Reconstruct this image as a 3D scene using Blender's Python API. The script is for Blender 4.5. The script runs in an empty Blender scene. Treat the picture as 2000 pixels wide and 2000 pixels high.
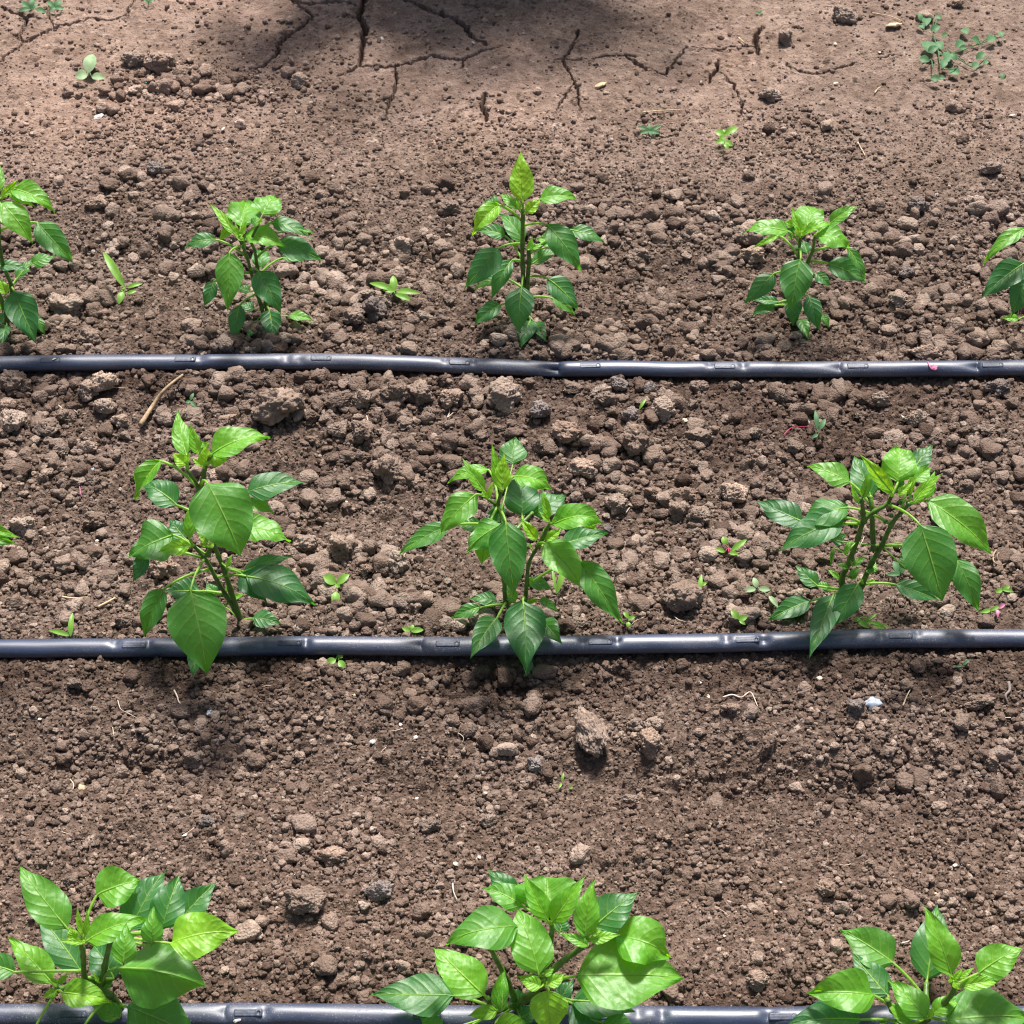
import bpy, bmesh, math, random
import numpy as np
from mathutils import Vector, Matrix, noise as mnoise

R = math.radians
random.seed(7)
rng = np.random.default_rng(11)
scene = bpy.context.scene
C = scene.collection

# ---------------------------------------------------------------- camera
H = 1.527                      # eye height above the soil
TH = R(45.0)                   # looking down by 45 degrees
F_PX = 4000.0                  # focal length for a picture 2000 wide
cam_d = bpy.data.cameras.new('camera')
cam = bpy.data.objects.new('camera', cam_d)
C.objects.link(cam)
cam.location = (0, 0, H)
cam.rotation_euler = (R(90) - TH, 0, 0)
cam_d.sensor_width = 36.0
cam_d.lens = 36.0 * F_PX / 2000.0
cam_d.clip_start = 0.05
cam_d.clip_end = 500
cam_d.dof.use_dof = True
cam_d.dof.focus_distance = 1.98
cam_d.dof.aperture_fstop = 28
scene.camera = cam

# ---------------------------------------------------------------- light
SUN_EL, SUN_AZ = R(62), R(8)          # azimuth from +Y towards +X
sun_dir = Vector((math.sin(SUN_AZ) * math.cos(SUN_EL), math.cos(SUN_AZ) * math.cos(SUN_EL), math.sin(SUN_EL)))
sd = bpy.data.lights.new('sun', 'SUN')
sun = bpy.data.objects.new('sun', sd)
C.objects.link(sun)
sun.rotation_euler = sun_dir.to_track_quat('Z', 'Y').to_euler()
sun.location = (1, 3, 6)
sd.energy = 4.9
sd.angle = R(9)
sd.color = (1.0, 0.965, 0.92)
world = bpy.data.worlds.new("World")
scene.world = world
world.use_nodes = True
wn = world.node_tree
wn.nodes.clear()
wo = wn.nodes.new('ShaderNodeOutputWorld')
wb = wn.nodes.new('ShaderNodeBackground')
sky = wn.nodes.new('ShaderNodeTexSky')
sky.sky_type = 'NISHITA'
sky.sun_disc = False
sky.sun_elevation = SUN_EL
sky.sun_rotation = SUN_AZ
sky.air_density = 1.0
sky.dust_density = 4.0
sky.ozone_density = 1.0
wb.inputs['Strength'].default_value = 0.075
wn.links.new(sky.outputs[0], wb.inputs['Color'])
wn.links.new(wb.outputs[0], wo.inputs['Surface'])
vs = scene.view_settings
vs.view_transform = 'Standard'
vs.look = 'None'
vs.exposure = 0.80
vs.gamma = 1.0
vs.use_curve_mapping = False
scene.cycles.filter_width = 1.15
scene.cycles.max_bounces = 6
scene.cycles.diffuse_bounces = 3
scene.cycles.transmission_bounces = 4

# ---------------------------------------------------------------- helpers
def at(px, py, z=0.0):
    """point seen at photograph position px, py (0..2000) on the level z"""
    dx, dv = (px - 1000.0) / F_PX, (py - 1000.0) / F_PX
    d = Vector((dx, math.cos(TH) - dv * math.sin(TH), -math.sin(TH) - dv * math.cos(TH)))
    k = (z - H) / d.z
    return Vector((0, 0, H)) + d * k

def scale_at(p):
    """photograph pixels per metre at a point"""
    dep = p.y * math.cos(TH) - (p.z - H) * math.sin(TH)
    return F_PX / dep

def tag(o, label=None, cat=None, group=None, kind=None):
    if label: o['label'] = label
    if cat: o['category'] = cat
    if group: o['group'] = group
    if kind: o['kind'] = kind
    return o

def empty(name, loc):
    o = bpy.data.objects.new(name, None)
    o.empty_display_size = 0.02
    o.location = loc
    C.objects.link(o)
    return o

def link_mesh(name, me, mat, parent=None):
    o = bpy.data.objects.new(name, me)
    if mat is not None and not me.materials: me.materials.append(mat)
    C.objects.link(o)
    if parent is not None:
        o.parent = parent
        o.matrix_parent_inverse = Matrix.Translation(-Vector(parent.location))
    return o

def mesh_np(name, V, F, smooth=True):
    """V (n,3), F (m,3) or (m,4) numpy arrays"""
    me = bpy.data.meshes.new(name)
    V = np.asarray(V, dtype=np.float32); F = np.asarray(F, dtype=np.int32)
    k = F.shape[1]
    me.vertices.add(len(V)); me.vertices.foreach_set('co', V.ravel())
    me.loops.add(F.size); me.loops.foreach_set('vertex_index', F.ravel())
    me.polygons.add(len(F)); me.polygons.foreach_set('loop_start', np.arange(len(F), dtype=np.int32) * k)
    if smooth: me.polygons.foreach_set('use_smooth', np.ones(len(F), dtype=bool))
    me.update(calc_edges=True)
    return me

def float_attr(me, name, vals):
    a = me.attributes.new(name, 'FLOAT', 'POINT')
    a.data.foreach_set('value', np.asarray(vals, dtype=np.float32))

def tube(pts, rad, n=8, closed_ends=True):
    """verts and quads of a tube through pts"""
    pts = [Vector(p) for p in pts]
    V, F = [], []
    up = Vector((0.13, 0.21, 0.97))
    for i, p in enumerate(pts):
        t = (pts[min(i + 1, len(pts) - 1)] - pts[max(i - 1, 0)]).normalized()
        a = t.cross(up)
        if a.length < 1e-3: a = t.cross(Vector((1, 0, 0)))
        a.normalize(); b = t.cross(a)
        r = rad[i] if hasattr(rad, '__len__') else rad
        for k in range(n):
            q = 2 * math.pi * k / n
            V.append(p + (a * math.cos(q) + b * math.sin(q)) * r)
    for i in range(len(pts) - 1):
        for k in range(n):
            k2 = (k + 1) % n
            F.append((i * n + k, i * n + k2, (i + 1) * n + k2, (i + 1) * n + k))
    if closed_ends:
        for i, s in ((0, 1), (len(pts) - 1, -1)):
            c = len(V); V.append(pts[i])
            for k in range(n):
                k2 = (k + 1) % n
                a_, b_ = i * n + k, i * n + k2
                F.append((c, b_, a_) if s == 1 else (c, a_, b_))
    return V, F

def mesh_py(name, V, F, smooth=True):
    me = bpy.data.meshes.new(name)
    me.from_pydata([tuple(v) for v in V], [], F)
    if smooth:
        me.polygons.foreach_set('use_smooth', [True] * len(me.polygons))
    me.update()
    return me

def catmull(pts, n=6):
    pts = [Vector(p) for p in pts]
    if len(pts) < 3:
        return [pts[0].lerp(pts[-1], i / n) for i in range(n + 1)]
    P = [pts[0] * 2 - pts[1]] + pts + [pts[-1] * 2 - pts[-2]]
    out = []
    for i in range(1, len(P) - 2):
        for k in range(n):
            t = k / n
            out.append(0.5 * ((2 * P[i]) + (P[i + 1] - P[i - 1]) * t + (2 * P[i - 1] - 5 * P[i] + 4 * P[i + 1] - P[i + 2]) * t * t
                              + (3 * P[i] - P[i - 1] - 3 * P[i + 1] + P[i + 2]) * t ** 3))
    out.append(pts[-1])
    return out

# ---------------------------------------------------------------- materials
class NT:
    def __init__(self, name):
        self.m = bpy.data.materials.new(name); self.m.use_nodes = True
        self.t = self.m.node_tree; self.t.nodes.clear()
        self.out = self.n('ShaderNodeOutputMaterial')
    def n(self, typ, **kw):
        x = self.t.nodes.new(typ)
        for k, v in kw.items():
            if k.startswith('i_'): x.inputs[k[2:].replace('_', ' ')].default_value = v
            else: setattr(x, k, v)
        return x
    def l(self, a, b): self.t.links.new(a, b)
    def math(self, op, a, b=None, c=None, clamp=False):
        x = self.n('ShaderNodeMath', operation=op); x.use_clamp = clamp
        for i, v in enumerate((a, b, c)):
            if v is None: continue
            if hasattr(v, 'is_linked'): self.l(v, x.inputs[i])
            else: x.inputs[i].default_value = v
        return x.outputs[0]
    def mix(self, f, a, b, mode='MIX'):
        x = self.n('ShaderNodeMix', data_type='RGBA', blend_type=mode)
        for i, v in ((0, f), (6, a), (7, b)):
            if hasattr(v, 'is_linked'): self.l(v, x.inputs[i])
            else: x.inputs[i].default_value = v if i == 0 else (*v[:3], 1)
        return x.outputs[2]
    def ramp(self, f, stops, interp='LINEAR'):
        x = self.n('ShaderNodeValToRGB'); x.color_ramp.interpolation = interp
        e = x.color_ramp.elements
        while len(e) < len(stops): e.new(0.5)
        for i, (p, c) in enumerate(stops):
            e[i].position = p; e[i].color = (*c, 1) if len(c) == 3 else c
        self.l(f, x.inputs[0]); return x.outputs[0]
    def noise(self, vec, scale, detail=4, rough=0.6, dist=0.0):
        x = self.n('ShaderNodeTexNoise', i_Scale=scale, i_Detail=detail, i_Roughness=rough, i_Distortion=dist)
        if vec is not None: self.l(vec, x.inputs['Vector'])
        return x.outputs['Fac']

def soil_material(name, ground=False, tint=(1, 1, 1), rand=False):
    g = NT(name)
    co = g.n('ShaderNodeTexCoord').outputs['Object']
    if rand:       # every clod takes its own place in the pattern
        oi = g.n('ShaderNodeObjectInfo').outputs['Random']
        cx = g.n('ShaderNodeCombineXYZ'); m_ = g.math('MULTIPLY', oi, 31.0)
        g.l(m_, cx.inputs[0]); g.l(m_, cx.inputs[1])
        va = g.n('ShaderNodeVectorMath', operation='ADD'); g.l(co, va.inputs[0]); g.l(cx.outputs[0], va.inputs[1])
        co = va.outputs[0]
    if rand:
        ms = g.n('ShaderNodeVectorMath', operation='SCALE'); ms.inputs['Scale'].default_value = 0.013
        g.l(co, ms.inputs[0]); co = ms.outputs[0]
    n1 = g.noise(co, 9.0, 5, 0.6)
    n2 = g.noise(co, 75.0, 5, 0.65)
    n3 = g.noise(co, 520.0, 3, 0.7)
    base = g.ramp(n2, [(0.25, (0.104, 0.070, 0.052)), (0.5, (0.190, 0.134, 0.103)), (0.75, (0.315, 0.234, 0.188))])
    base = g.mix(g.ramp(n1, [(0.35, (0, 0, 0)), (0.65, (0.5, 0.5, 0.5))]), base, (0.275, 0.205, 0.172))
    base = g.mix(g.ramp(n3, [(0.36, (0.5, 0.5, 0.5)), (0.55, (0, 0, 0))]), base, (0.110, 0.074, 0.056))
    base = g.mix(g.ramp(n3, [(0.62, (0, 0, 0)), (0.78, (0.55, 0.55, 0.55))]), base, (0.50, 0.42, 0.36))
    if rand:
        tone = g.math('ADD', g.math('MULTIPLY', oi, 0.42), 0.55)
    else:
        tone = g.n('ShaderNodeAttribute', attribute_name='tone').outputs['Fac']
    gr = g.ramp(tone, [(0.0, (0.34, 0.30, 0.275)), (0.3, (0.60, 0.56, 0.53)), (0.6, (0.92, 0.90, 0.88)), (0.88, (1.24, 1.27, 1.27)), (1.0, (1.55, 1.62, 1.62))])
    base = g.mix(1.0, base, gr, 'MULTIPLY')
    wet = g.n('ShaderNodeAttribute', attribute_name='wet').outputs['Fac']
    base = g.mix(g.math('MULTIPLY', wet, 0.95), base, g.mix(1.0, base, (0.42, 0.36, 0.33), 'MULTIPLY'))
    pale = g.n('ShaderNodeAttribute', attribute_name='pale').outputs['Fac']
    base = g.mix(pale, base, g.mix(1.0, base, (1.42, 1.36, 1.34), 'MULTIPLY'))
    if tint != (1, 1, 1): base = g.mix(1.0, base, tint, 'MULTIPLY')
    b = g.n('ShaderNodeBsdfPrincipled', i_Roughness=0.93)
    b.inputs['Specular IOR Level'].default_value = 0.25
    g.l(base, b.inputs['Base Color'])
    vo = g.n('ShaderNodeTexVoronoi', i_Scale=430.0); g.l(co, vo.inputs['Vector'])
    hgt = g.math('ADD', g.math('MULTIPLY', n3, 1.1), g.math('MULTIPLY', g.noise(co, 170.0, 5, 0.7), 1.2))
    hgt = g.math('SUBTRACT', hgt, g.math('MULTIPLY', vo.outputs['Distance'], 0.9))
    bp = g.n('ShaderNodeBump', i_Strength=0.9, i_Distance=0.0017)
    g.l(hgt, bp.inputs['Height']); g.l(bp.outputs[0], b.inputs['Normal'])
    g.l(b.outputs[0], g.out.inputs[0])
    return g.m

M_SOIL = soil_material('soil')
M_CLOD = soil_material('soil_clod', rand=True)
M_PALE = soil_material('pale_clod', rand=True, tint=(1.55, 1.53, 1.50))
M_BIG = soil_material('big_clod', rand=True, tint=(1.22, 1.24, 1.24))
M_GREYSTONE = soil_material('grey_stone', rand=True, tint=(1.0, 1.12, 1.28))

def leaf_material():
    g = NT('pepper_leaf')
    uv = g.n('ShaderNodeUVMap').outputs[0]
    sp = g.n('ShaderNodeSeparateXYZ'); g.l(uv, sp.inputs[0])
    u = sp.outputs[0]
    v = g.math('SUBTRACT', g.math('MULTIPLY', sp.outputs[1], 2.0), 1.0)
    av = g.math('ABSOLUTE', v)
    side = g.math('MULTIPLY', g.math('GREATER_THAN', v, 0.0), 0.45)
    lat = g.math('ADD', g.math('MULTIPLY', g.math('SUBTRACT', u, g.math('MULTIPLY', g.math('POWER', av, 1.25), 0.27)), 6.0), side)
    fr = g.math('ABSOLUTE', g.math('SUBTRACT', g.math('FRACT', lat), 0.5))       # 0.5 on a vein centre? 0 mid
    dv = g.math('SUBTRACT', 0.5, fr)
    wv = g.math('MULTIPLY', g.math('SUBTRACT', 1.15, av), 0.075)
    vein = g.math('SUBTRACT', 1.0, g.math('DIVIDE', dv, wv), clamp=True)
    mid = g.math('SUBTRACT', 1.0, g.math('DIVIDE', av, 0.045), clamp=True)
    age = g.n('ShaderNodeAttribute', attribute_name='age').outputs['Fac']
    co = g.n('ShaderNodeTexCoord').outputs['Object']
    nz = g.noise(co, 60.0, 4, 0.6)
    base = g.ramp(age, [(0.0, (0.280, 0.560, 0.008)), (0.25, (0.150, 0.420, 0.014)), (0.55, (0.068, 0.250, 0.020)), (0.8, (0.036, 0.175, 0.036)), (1.0, (0.020, 0.112, 0.032))])
    base = g.mix(g.ramp(nz, [(0.35, (0, 0, 0)), (0.7, (0.35, 0.35, 0.35))]), base, g.mix(1.0, base, (0.6, 0.68, 0.6), 'MULTIPLY'))
    veincol = g.mix(0.55, base, (0.42, 0.56, 0.10))
    base = g.mix(g.math('MULTIPLY', vein, 0.62), base, veincol)
    base = g.mix(g.math('MULTIPLY', mid, 0.9), base, veincol)
    dust = g.n('ShaderNodeTexVoronoi', i_Scale=260.0); g.l(co, dust.inputs['Vector'])
    base = g.mix(g.ramp(dust.outputs['Distance'], [(0.055, (0.55, 0.55, 0.55)), (0.09, (0, 0, 0))]), base, (0.55, 0.60, 0.45))
    b = g.n('ShaderNodeBsdfPrincipled', i_Roughness=0.40)
    b.inputs['Specular IOR Level'].default_value = 0.85
    rg = g.math('ADD', 0.40, g.math('MULTIPLY', nz, 0.20)); g.l(rg, b.inputs['Roughness'])
    g.l(base, b.inputs['Base Color'])
    tr = g.n('ShaderNodeBsdfTranslucent')
    tcol = g.ramp(age, [(0.0, (0.62, 0.98, 0.01)), (0.3, (0.36, 0.88, 0.01)), (0.6, (0.17, 0.62, 0.015)), (1.0, (0.06, 0.34, 0.03))])
    g.l(g.mix(g.math('MULTIPLY', mid, 0.5), tcol, (0.5, 0.7, 0.12)), tr.inputs['Color'])
    # pucker between the veins, and fine grain
    hv = g.math('ADD', g.math('MULTIPLY', g.math('SMOOTH_MIN', dv, 0.25, 0.2), 1.6), g.math('MULTIPLY', nz, 1.0))
    hv = g.math('SUBTRACT', hv, g.math('MULTIPLY', mid, 0.5))
    cells = g.n('ShaderNodeTexVoronoi', i_Scale=210.0, feature='SMOOTH_F1'); g.l(co, cells.inputs['Vector'])
    hv = g.math('SUBTRACT', hv, g.math('MULTIPLY', g.math('MULTIPLY', cells.outputs['Distance'], g.math('POWER', g.math('SUBTRACT', 1.05, age), 2.0)), 1.6))
    bp = g.n('ShaderNodeBump', i_Strength=0.50, i_Distance=0.0018)
    g.l(hv, bp.inputs['Height']); g.l(bp.outputs[0], b.inputs['Normal']); g.l(bp.outputs[0], tr.inputs['Normal'])
    mx = g.n('ShaderNodeMixShader', i_Fac=0.42)
    g.l(b.outputs[0], mx.inputs[1]); g.l(tr.outputs[0], mx.inputs[2]); g.l(mx.outputs[0], g.out.inputs[0])
    return g.m

M_LEAF = leaf_material()

def simple(name, col, rough=0.6, spec=0.4, nscale=60, var=0.35, trans=None):
    g = NT(name)
    co = g.n('ShaderNodeTexCoord').outputs['Object']
    nz = g.noise(co, nscale, 4, 0.6)
    dark = tuple(c * (1 - var) for c in col); lite = tuple(min(1, c * (1 + var)) for c in col)
    base = g.ramp(nz, [(0.3, dark), (0.7, lite)])
    b = g.n('ShaderNodeBsdfPrincipled', i_Roughness=rough)
    b.inputs['Specular IOR Level'].default_value = spec
    g.l(base, b.inputs['Base Color'])
    bp = g.n('ShaderNodeBump', i_Strength=0.4, i_Distance=0.0006); g.l(nz, bp.inputs['Height']); g.l(bp.outputs[0], b.inputs['Normal'])
    if trans:
        tr = g.n('ShaderNodeBsdfTranslucent'); tr.inputs[0].default_value = (*trans, 1)
        mx = g.n('ShaderNodeMixShader', i_Fac=0.35)
        g.l(b.outputs[0], mx.inputs[1]); g.l(tr.outputs[0], mx.inputs[2]); g.l(mx.outputs[0], g.out.inputs[0])
    else: g.l(b.outputs[0], g.out.inputs[0])
    return g.m

def stem_material():
    g = NT('plant_stem')
    co = g.n('ShaderNodeTexCoord').outputs['Object']
    nz = g.noise(co, 90, 4, 0.6)
    sp = g.n('ShaderNodeSeparateXYZ'); g.l(co, sp.inputs[0])
    base = g.ramp(nz, [(0.3, (0.040, 0.085, 0.012)), (0.7, (0.115, 0.245, 0.030))])
    # dried mud splashed on the foot of the stalk
    low = g.math('ADD', g.math('MULTIPLY', sp.outputs[2], 22.0), g.math('MULTIPLY', nz, 0.9))
    base = g.mix(g.ramp(low, [(0.55, (0.85, 0.85, 0.85)), (1.0, (0, 0, 0))]), base, (0.13, 0.095, 0.065))
    b = g.n('ShaderNodeBsdfPrincipled', i_Roughness=0.45); g.l(base, b.inputs['Base Color'])
    bp = g.n('ShaderNodeBump', i_Strength=0.4, i_Distance=0.0006); g.l(nz, bp.inputs['Height']); g.l(bp.outputs[0], b.inputs['Normal'])
    g.l(b.outputs[0], g.out.inputs[0])
    return g.m
M_STEM = stem_material()
M_BUD = simple('flower_bud', (0.05, 0.18, 0.03), 0.3, 0.5, 90, 0.2)
M_SEED = simple('seedling_leaf', (0.20, 0.40, 0.06), 0.45, 0.4, 70, 0.2, (0.35, 0.7, 0.05))
M_WEED = simple('weed_leaf', (0.10, 0.22, 0.10), 0.55, 0.3, 70, 0.25, (0.15, 0.4, 0.1))
M_PALEWEED = simple('pale_weed_leaf', (0.36, 0.50, 0.27), 0.6, 0.3, 90, 0.2, (0.3, 0.5, 0.2))
M_REDSTEM = simple('red_stem', (0.40, 0.03, 0.09), 0.5, 0.4, 70, 0.3)
M_STRAW = simple('dry_straw', (0.52, 0.40, 0.25), 0.75, 0.2, 120, 0.3)
M_TWIG = simple('dry_twig', (0.30, 0.21, 0.13), 0.8, 0.2, 160, 0.45)
M_ROOT = simple('dry_root', (0.55, 0.45, 0.36), 0.8, 0.2, 150, 0.25)
M_WHITE = simple('white_chip', (0.52, 0.48, 0.43), 0.6, 0.4, 150, 0.15)
M_PINK = simple('pink_petal', (0.42, 0.12, 0.22), 0.5, 0.4, 90, 0.3)
M_TURQ = simple('turquoise_plastic', (0.06, 0.62, 0.55), 0.35, 0.5, 90, 0.1)
M_FOIL = simple('crumpled_film', (0.30, 0.34, 0.40), 0.2, 0.9, 160, 0.35)

def tape_material():
    g = NT('drip_tape_plastic')
    co = g.n('ShaderNodeTexCoord').outputs['Object']
    big = g.noise(co, 7.0, 4, 0.6)
    mp = g.n('ShaderNodeMapping'); mp.inputs['Scale'].default_value = (0.15, 1, 1); g.l(co, mp.inputs[0])
    n2 = g.noise(mp.outputs[0], 160, 4, 0.6)
    base = g.ramp(n2, [(0.3, (0.018, 0.027, 0.058)), (0.7, (0.034, 0.047, 0.088))])
    vo = g.n('ShaderNodeTexVoronoi', i_Scale=420.0); g.l(co, vo.inputs['Vector'])
    fine = g.noise(co, 900, 2, 0.5)
    patch = g.ramp(big, [(0.38, (0.0, 0.0, 0.0)), (0.66, (1, 1, 1))])
    specks = g.math('MULTIPLY', g.ramp(vo.outputs['Distance'], [(0.10, (1, 1, 1)), (0.24, (0, 0, 0))]), g.math('ADD', g.math('MULTIPLY', patch, 0.8), 0.15))
    base = g.mix(g.math('MULTIPLY', specks, 0.8), base, (0.38, 0.35, 0.34))
    film = g.math('MULTIPLY', patch, g.ramp(fine, [(0.4, (0.05, 0.05, 0.05)), (0.7, (0.42, 0.42, 0.42))]))
    base = g.mix(film, base, (0.20, 0.18, 0.17))
    b = g.n('ShaderNodeBsdfPrincipled')
    b.inputs['Specular IOR Level'].default_value = 0.75
    g.l(base, b.inputs['Base Color'])
    g.l(g.math('ADD', 0.40, g.math('ADD', g.math('MULTIPLY', patch, 0.12), g.math('MULTIPLY', specks, 0.4))), b.inputs['Roughness'])
    bp = g.n('ShaderNodeBump', i_Strength=0.25, i_Distance=0.0008)
    g.l(g.math('ADD', n2, g.math('MULTIPLY', specks, 0.4)), bp.inputs['Height']); g.l(bp.outputs[0], b.inputs['Normal'])
    g.l(b.outputs[0], g.out.inputs[0])
    return g.m
M_TAPE = tape_material()
M_EMIT = simple('emitter_plastic', (0.040, 0.050, 0.080), 0.48, 0.5, 300, 0.5)

# ---------------------------------------------------------------- ground heightfield
def lattice(X, Y, cell, seed):
    """smooth value noise, -1..1"""
    r = np.random.default_rng(seed)
    T = r.random((256, 256)) * 2 - 1
    x, y = X / cell, Y / cell
    xi, yi = np.floor(x).astype(int), np.floor(y).astype(int)
    fx, fy = x - xi, y - yi
    fx = fx * fx * (3 - 2 * fx); fy = fy * fy * (3 - 2 * fy)
    a, b = T[xi % 256, yi % 256], T[(xi + 1) % 256, yi % 256]
    c, d = T[xi % 256, (yi + 1) % 256], T[(xi + 1) % 256, (yi + 1) % 256]
    return (a * (1 - fx) + b * fx) * (1 - fy) + (c * (1 - fx) + d * fx) * fy

def smoothstep(a, b, x):
    t = np.clip((x - a) / (b - a), 0, 1)
    return t * t * (3 - 2 * t)

STEP = 0.0013
X0, X1, Y0, Y1 = -0.84, 0.84, 0.84, 2.70
nx, ny = int((X1 - X0) / STEP) + 1, int((Y1 - Y0) / STEP) + 1
xs = X0 + np.arange(nx) * STEP
ys = Y0 + np.arange(ny) * STEP
GX, GY = np.meshgrid(xs, ys, indexing='ij')

def row_line(pts):
    P = [at(x, y, 0.010) for x, y in pts]
    return np.array([p.x for p in P]), np.array([p.y for p in P])
TAPES = {
    'far': row_line([(-500, 709), (0, 709), (200, 707), (400, 706), (600, 707), (800, 711), (1000, 717), (1087, 722), (1200, 718), (1400, 719), (1600, 722), (1800, 720), (2000, 720), (2500, 722)]),
    'mid': row_line([(-500, 1268), (0, 1266), (200, 1264), (400, 1263), (700, 1263), (900, 1262), (1100, 1260), (1300, 1255), (1500, 1251), (1750, 1247), (2000, 1247), (2500, 1246)]),
    'near': row_line([(-400, 1982), (0, 1983), (500, 1983), (1000, 1985), (1500, 1987), (2000, 1988), (2400, 1988)]),
}
def tape_y(key, x):
    a, b = TAPES[key]
    return np.interp(x, a, b)

def relief(X, Y):
    """the lie of the soil without its crumbs"""
    z = 0.009 * lattice(X, Y, 0.31, 1) + 0.007 * lattice(X, Y, 0.11, 2) + 0.004 * lattice(X, Y, 0.055, 3)
    yf = 2.02
    # planted bands stand a little proud, furrows between them
    z += -0.012 * np.exp(-((Y - 1.545) / 0.07) ** 2)
    z += -0.013 * np.exp(-((Y - 1.155) / 0.055) ** 2)
    z += -0.010 * np.exp(-((Y - 1.93) / 0.045) ** 2) * smoothstep(-0.9, 0.2, -X + 0.2)
    for (px, py, sx, sy, amp) in ((290, 1490, 0.10, 0.026, -0.016), (1480, 1520, 0.16, 0.028, -0.020), (820, 1530, 0.09, 0.02, -0.008), (1150, 1350, 0.16, 0.03, -0.008),
                                  (300, 1580, 0.18, 0.03, 0.010), (1350, 1610, 0.25, 0.03, 0.012), (600, 1760, 0.07, 0.03, 0.010), (1700, 1480, 0.10, 0.05, 0.006), (1830, 1790, 0.05, 0.02, -0.010),
                                  (1000, 1880, 0.3, 0.02, 0.006), (1700, 830, 0.14, 0.05, -0.010), (300, 490, 0.16, 0.02, -0.012), (560, 760, 0.08, 0.03, 0.008), (1050, 500, 0.12, 0.03, -0.010),
                                  (1500, 560, 0.10, 0.03, 0.008), (1150, 940, 0.10, 0.03, 0.008), (700, 1000, 0.10, 0.03, -0.008), (180, 1000, 0.10, 0.03, -0.006), (130, 610, 0.04, 0.02, -0.014)):
        c = at(px, py, 0)
        z += amp * np.exp(-(((X - c.x) / sx) ** 2 + ((Y - c.y) / sy) ** 2))
    z *= (1 - 0.55 * smoothstep(2.0, 2.2, Y))
    return z

def near_tape(X, Y, w):
    k = np.zeros_like(X)
    for key in TAPES:
        k = np.maximum(k, np.exp(-((Y - tape_y(key, X)) / w) ** 4))
    return k

Z = relief(GX, GY)
compact = smoothstep(1.98, 2.16, GY + 0.06 * lattice(GX, GY, 0.2, 5))        # 1 on the trodden strip behind
Z += (1 - 0.7 * compact) * (0.0035 * lattice(GX, GY, 0.035, 6) + 0.0022 * lattice(GX, GY, 0.013, 7))
Z += 0.0012 * lattice(GX, GY, 0.0055, 8)
tone = 0.20 + 0.34 * compact + 0.14 * lattice(GX, GY, 0.03, 9) + 0.14 * lattice(GX, GY, 0.012, 10)  # base kept low: moister soil, with crevice shade painted into its colour
k = near_tape(GX, GY, 0.016)
Z = Z * (1 - k) + (-0.0015) * k

def stamp(Z, tone, n, rlo, rhi, xr, yr, keep, seed, power=2.2, flat=0.75, sink=0.35):
    r = np.random.default_rng(seed)
    cx = r.uniform(*xr, n); cy = r.uniform(*yr, n)
    rad = rlo + (rhi - rlo) * r.random(n) ** power
    tn = np.clip(r.normal(0.42, 0.2, n) + 0.12 * smoothstep(1.9, 2.2, cy) , 0, 1)
    kp = keep(cx, cy, rad, r.random(n))
    for i in np.nonzero(kp)[0]:
        a = rad[i]; m = int(a * 1.35 / STEP) + 1
        ix, iy = int((cx[i] - X0) / STEP), int((cy[i] - Y0) / STEP)
        if ix - m < 0 or iy - m < 0 or ix + m >= nx or iy + m >= ny: continue
        sl = (slice(ix - m, ix + m + 1), slice(iy - m, iy + m + 1))
        dx, dy = GX[sl] - cx[i], GY[sl] - cy[i]
        q = r.random() * 3.14
        e = 0.72 + 0.5 * r.random()
        u = (dx * math.cos(q) + dy * math.sin(q)) / e; v = (-dx * math.sin(q) + dy * math.cos(q)) * e
        ang = np.arctan2(v, u)
        ph = r.random(3) * 6.28
        rr = a * (1 + 0.12 * np.sin(2 * ang + ph[0]) + 0.10 * np.sin(3 * ang + ph[1]) + 0.06 * np.sin(5 * ang + ph[2]))
        d2 = (u * u + v * v) / (rr * rr)
        h = np.sqrt(np.clip(1 - d2, 0, 1)) * a * flat
        z0 = Z[ix, iy] - a * sink * flat
        top = z0 + h
        msk = (d2 < 1) & (top > Z[sl])
        Z[sl] = np.where(msk, top, Z[sl])
        tone[sl] = np.where(msk, tn[i], tone[sl])

def keep_general(cx, cy, rad, u):
    comp = smoothstep(1.98, 2.16, cy)
    p = 1 - 0.40 * comp - 0.45 * comp * smoothstep(0.0025, 0.004, rad)
    fine = smoothstep(1.33, 1.27, cy)          # finer tilth in front of the middle tape
    p = p * (1 - 0.6 * fine * smoothstep(0.0035, 0.006, rad))
    kt = np.zeros_like(cx)
    for key in TAPES: kt = np.maximum(kt, np.exp(-((cy - tape_y(key, cx)) / 0.012) ** 4))
    p = p * (1 - 0.65 * smoothstep(2.20, 2.32, cy))
    return u < p * (1 - kt * smoothstep(0.0025, 0.0045, rad))

stamp(Z, tone, 9000, 0.004, 0.0085, (X0, X1), (Y0, Y1), keep_general, 21)
stamp(Z, tone, 60000, 0.0020, 0.0048, (X0, X1), (Y0, Y1), keep_general, 22)
Z += (1 - 0.4 * compact) * 0.0011 * lattice(GX, GY, 0.0042, 61)
stamp(Z, tone, 110000, 0.0013, 0.0026, (X0, X1), (Y0, Y1), keep_general, 23, sink=0.2, flat=0.95)
Z += 0.0003 * (1 - 0.6 * smoothstep(2.20, 2.32, GY)) * rng.standard_normal(Z.shape)

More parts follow.
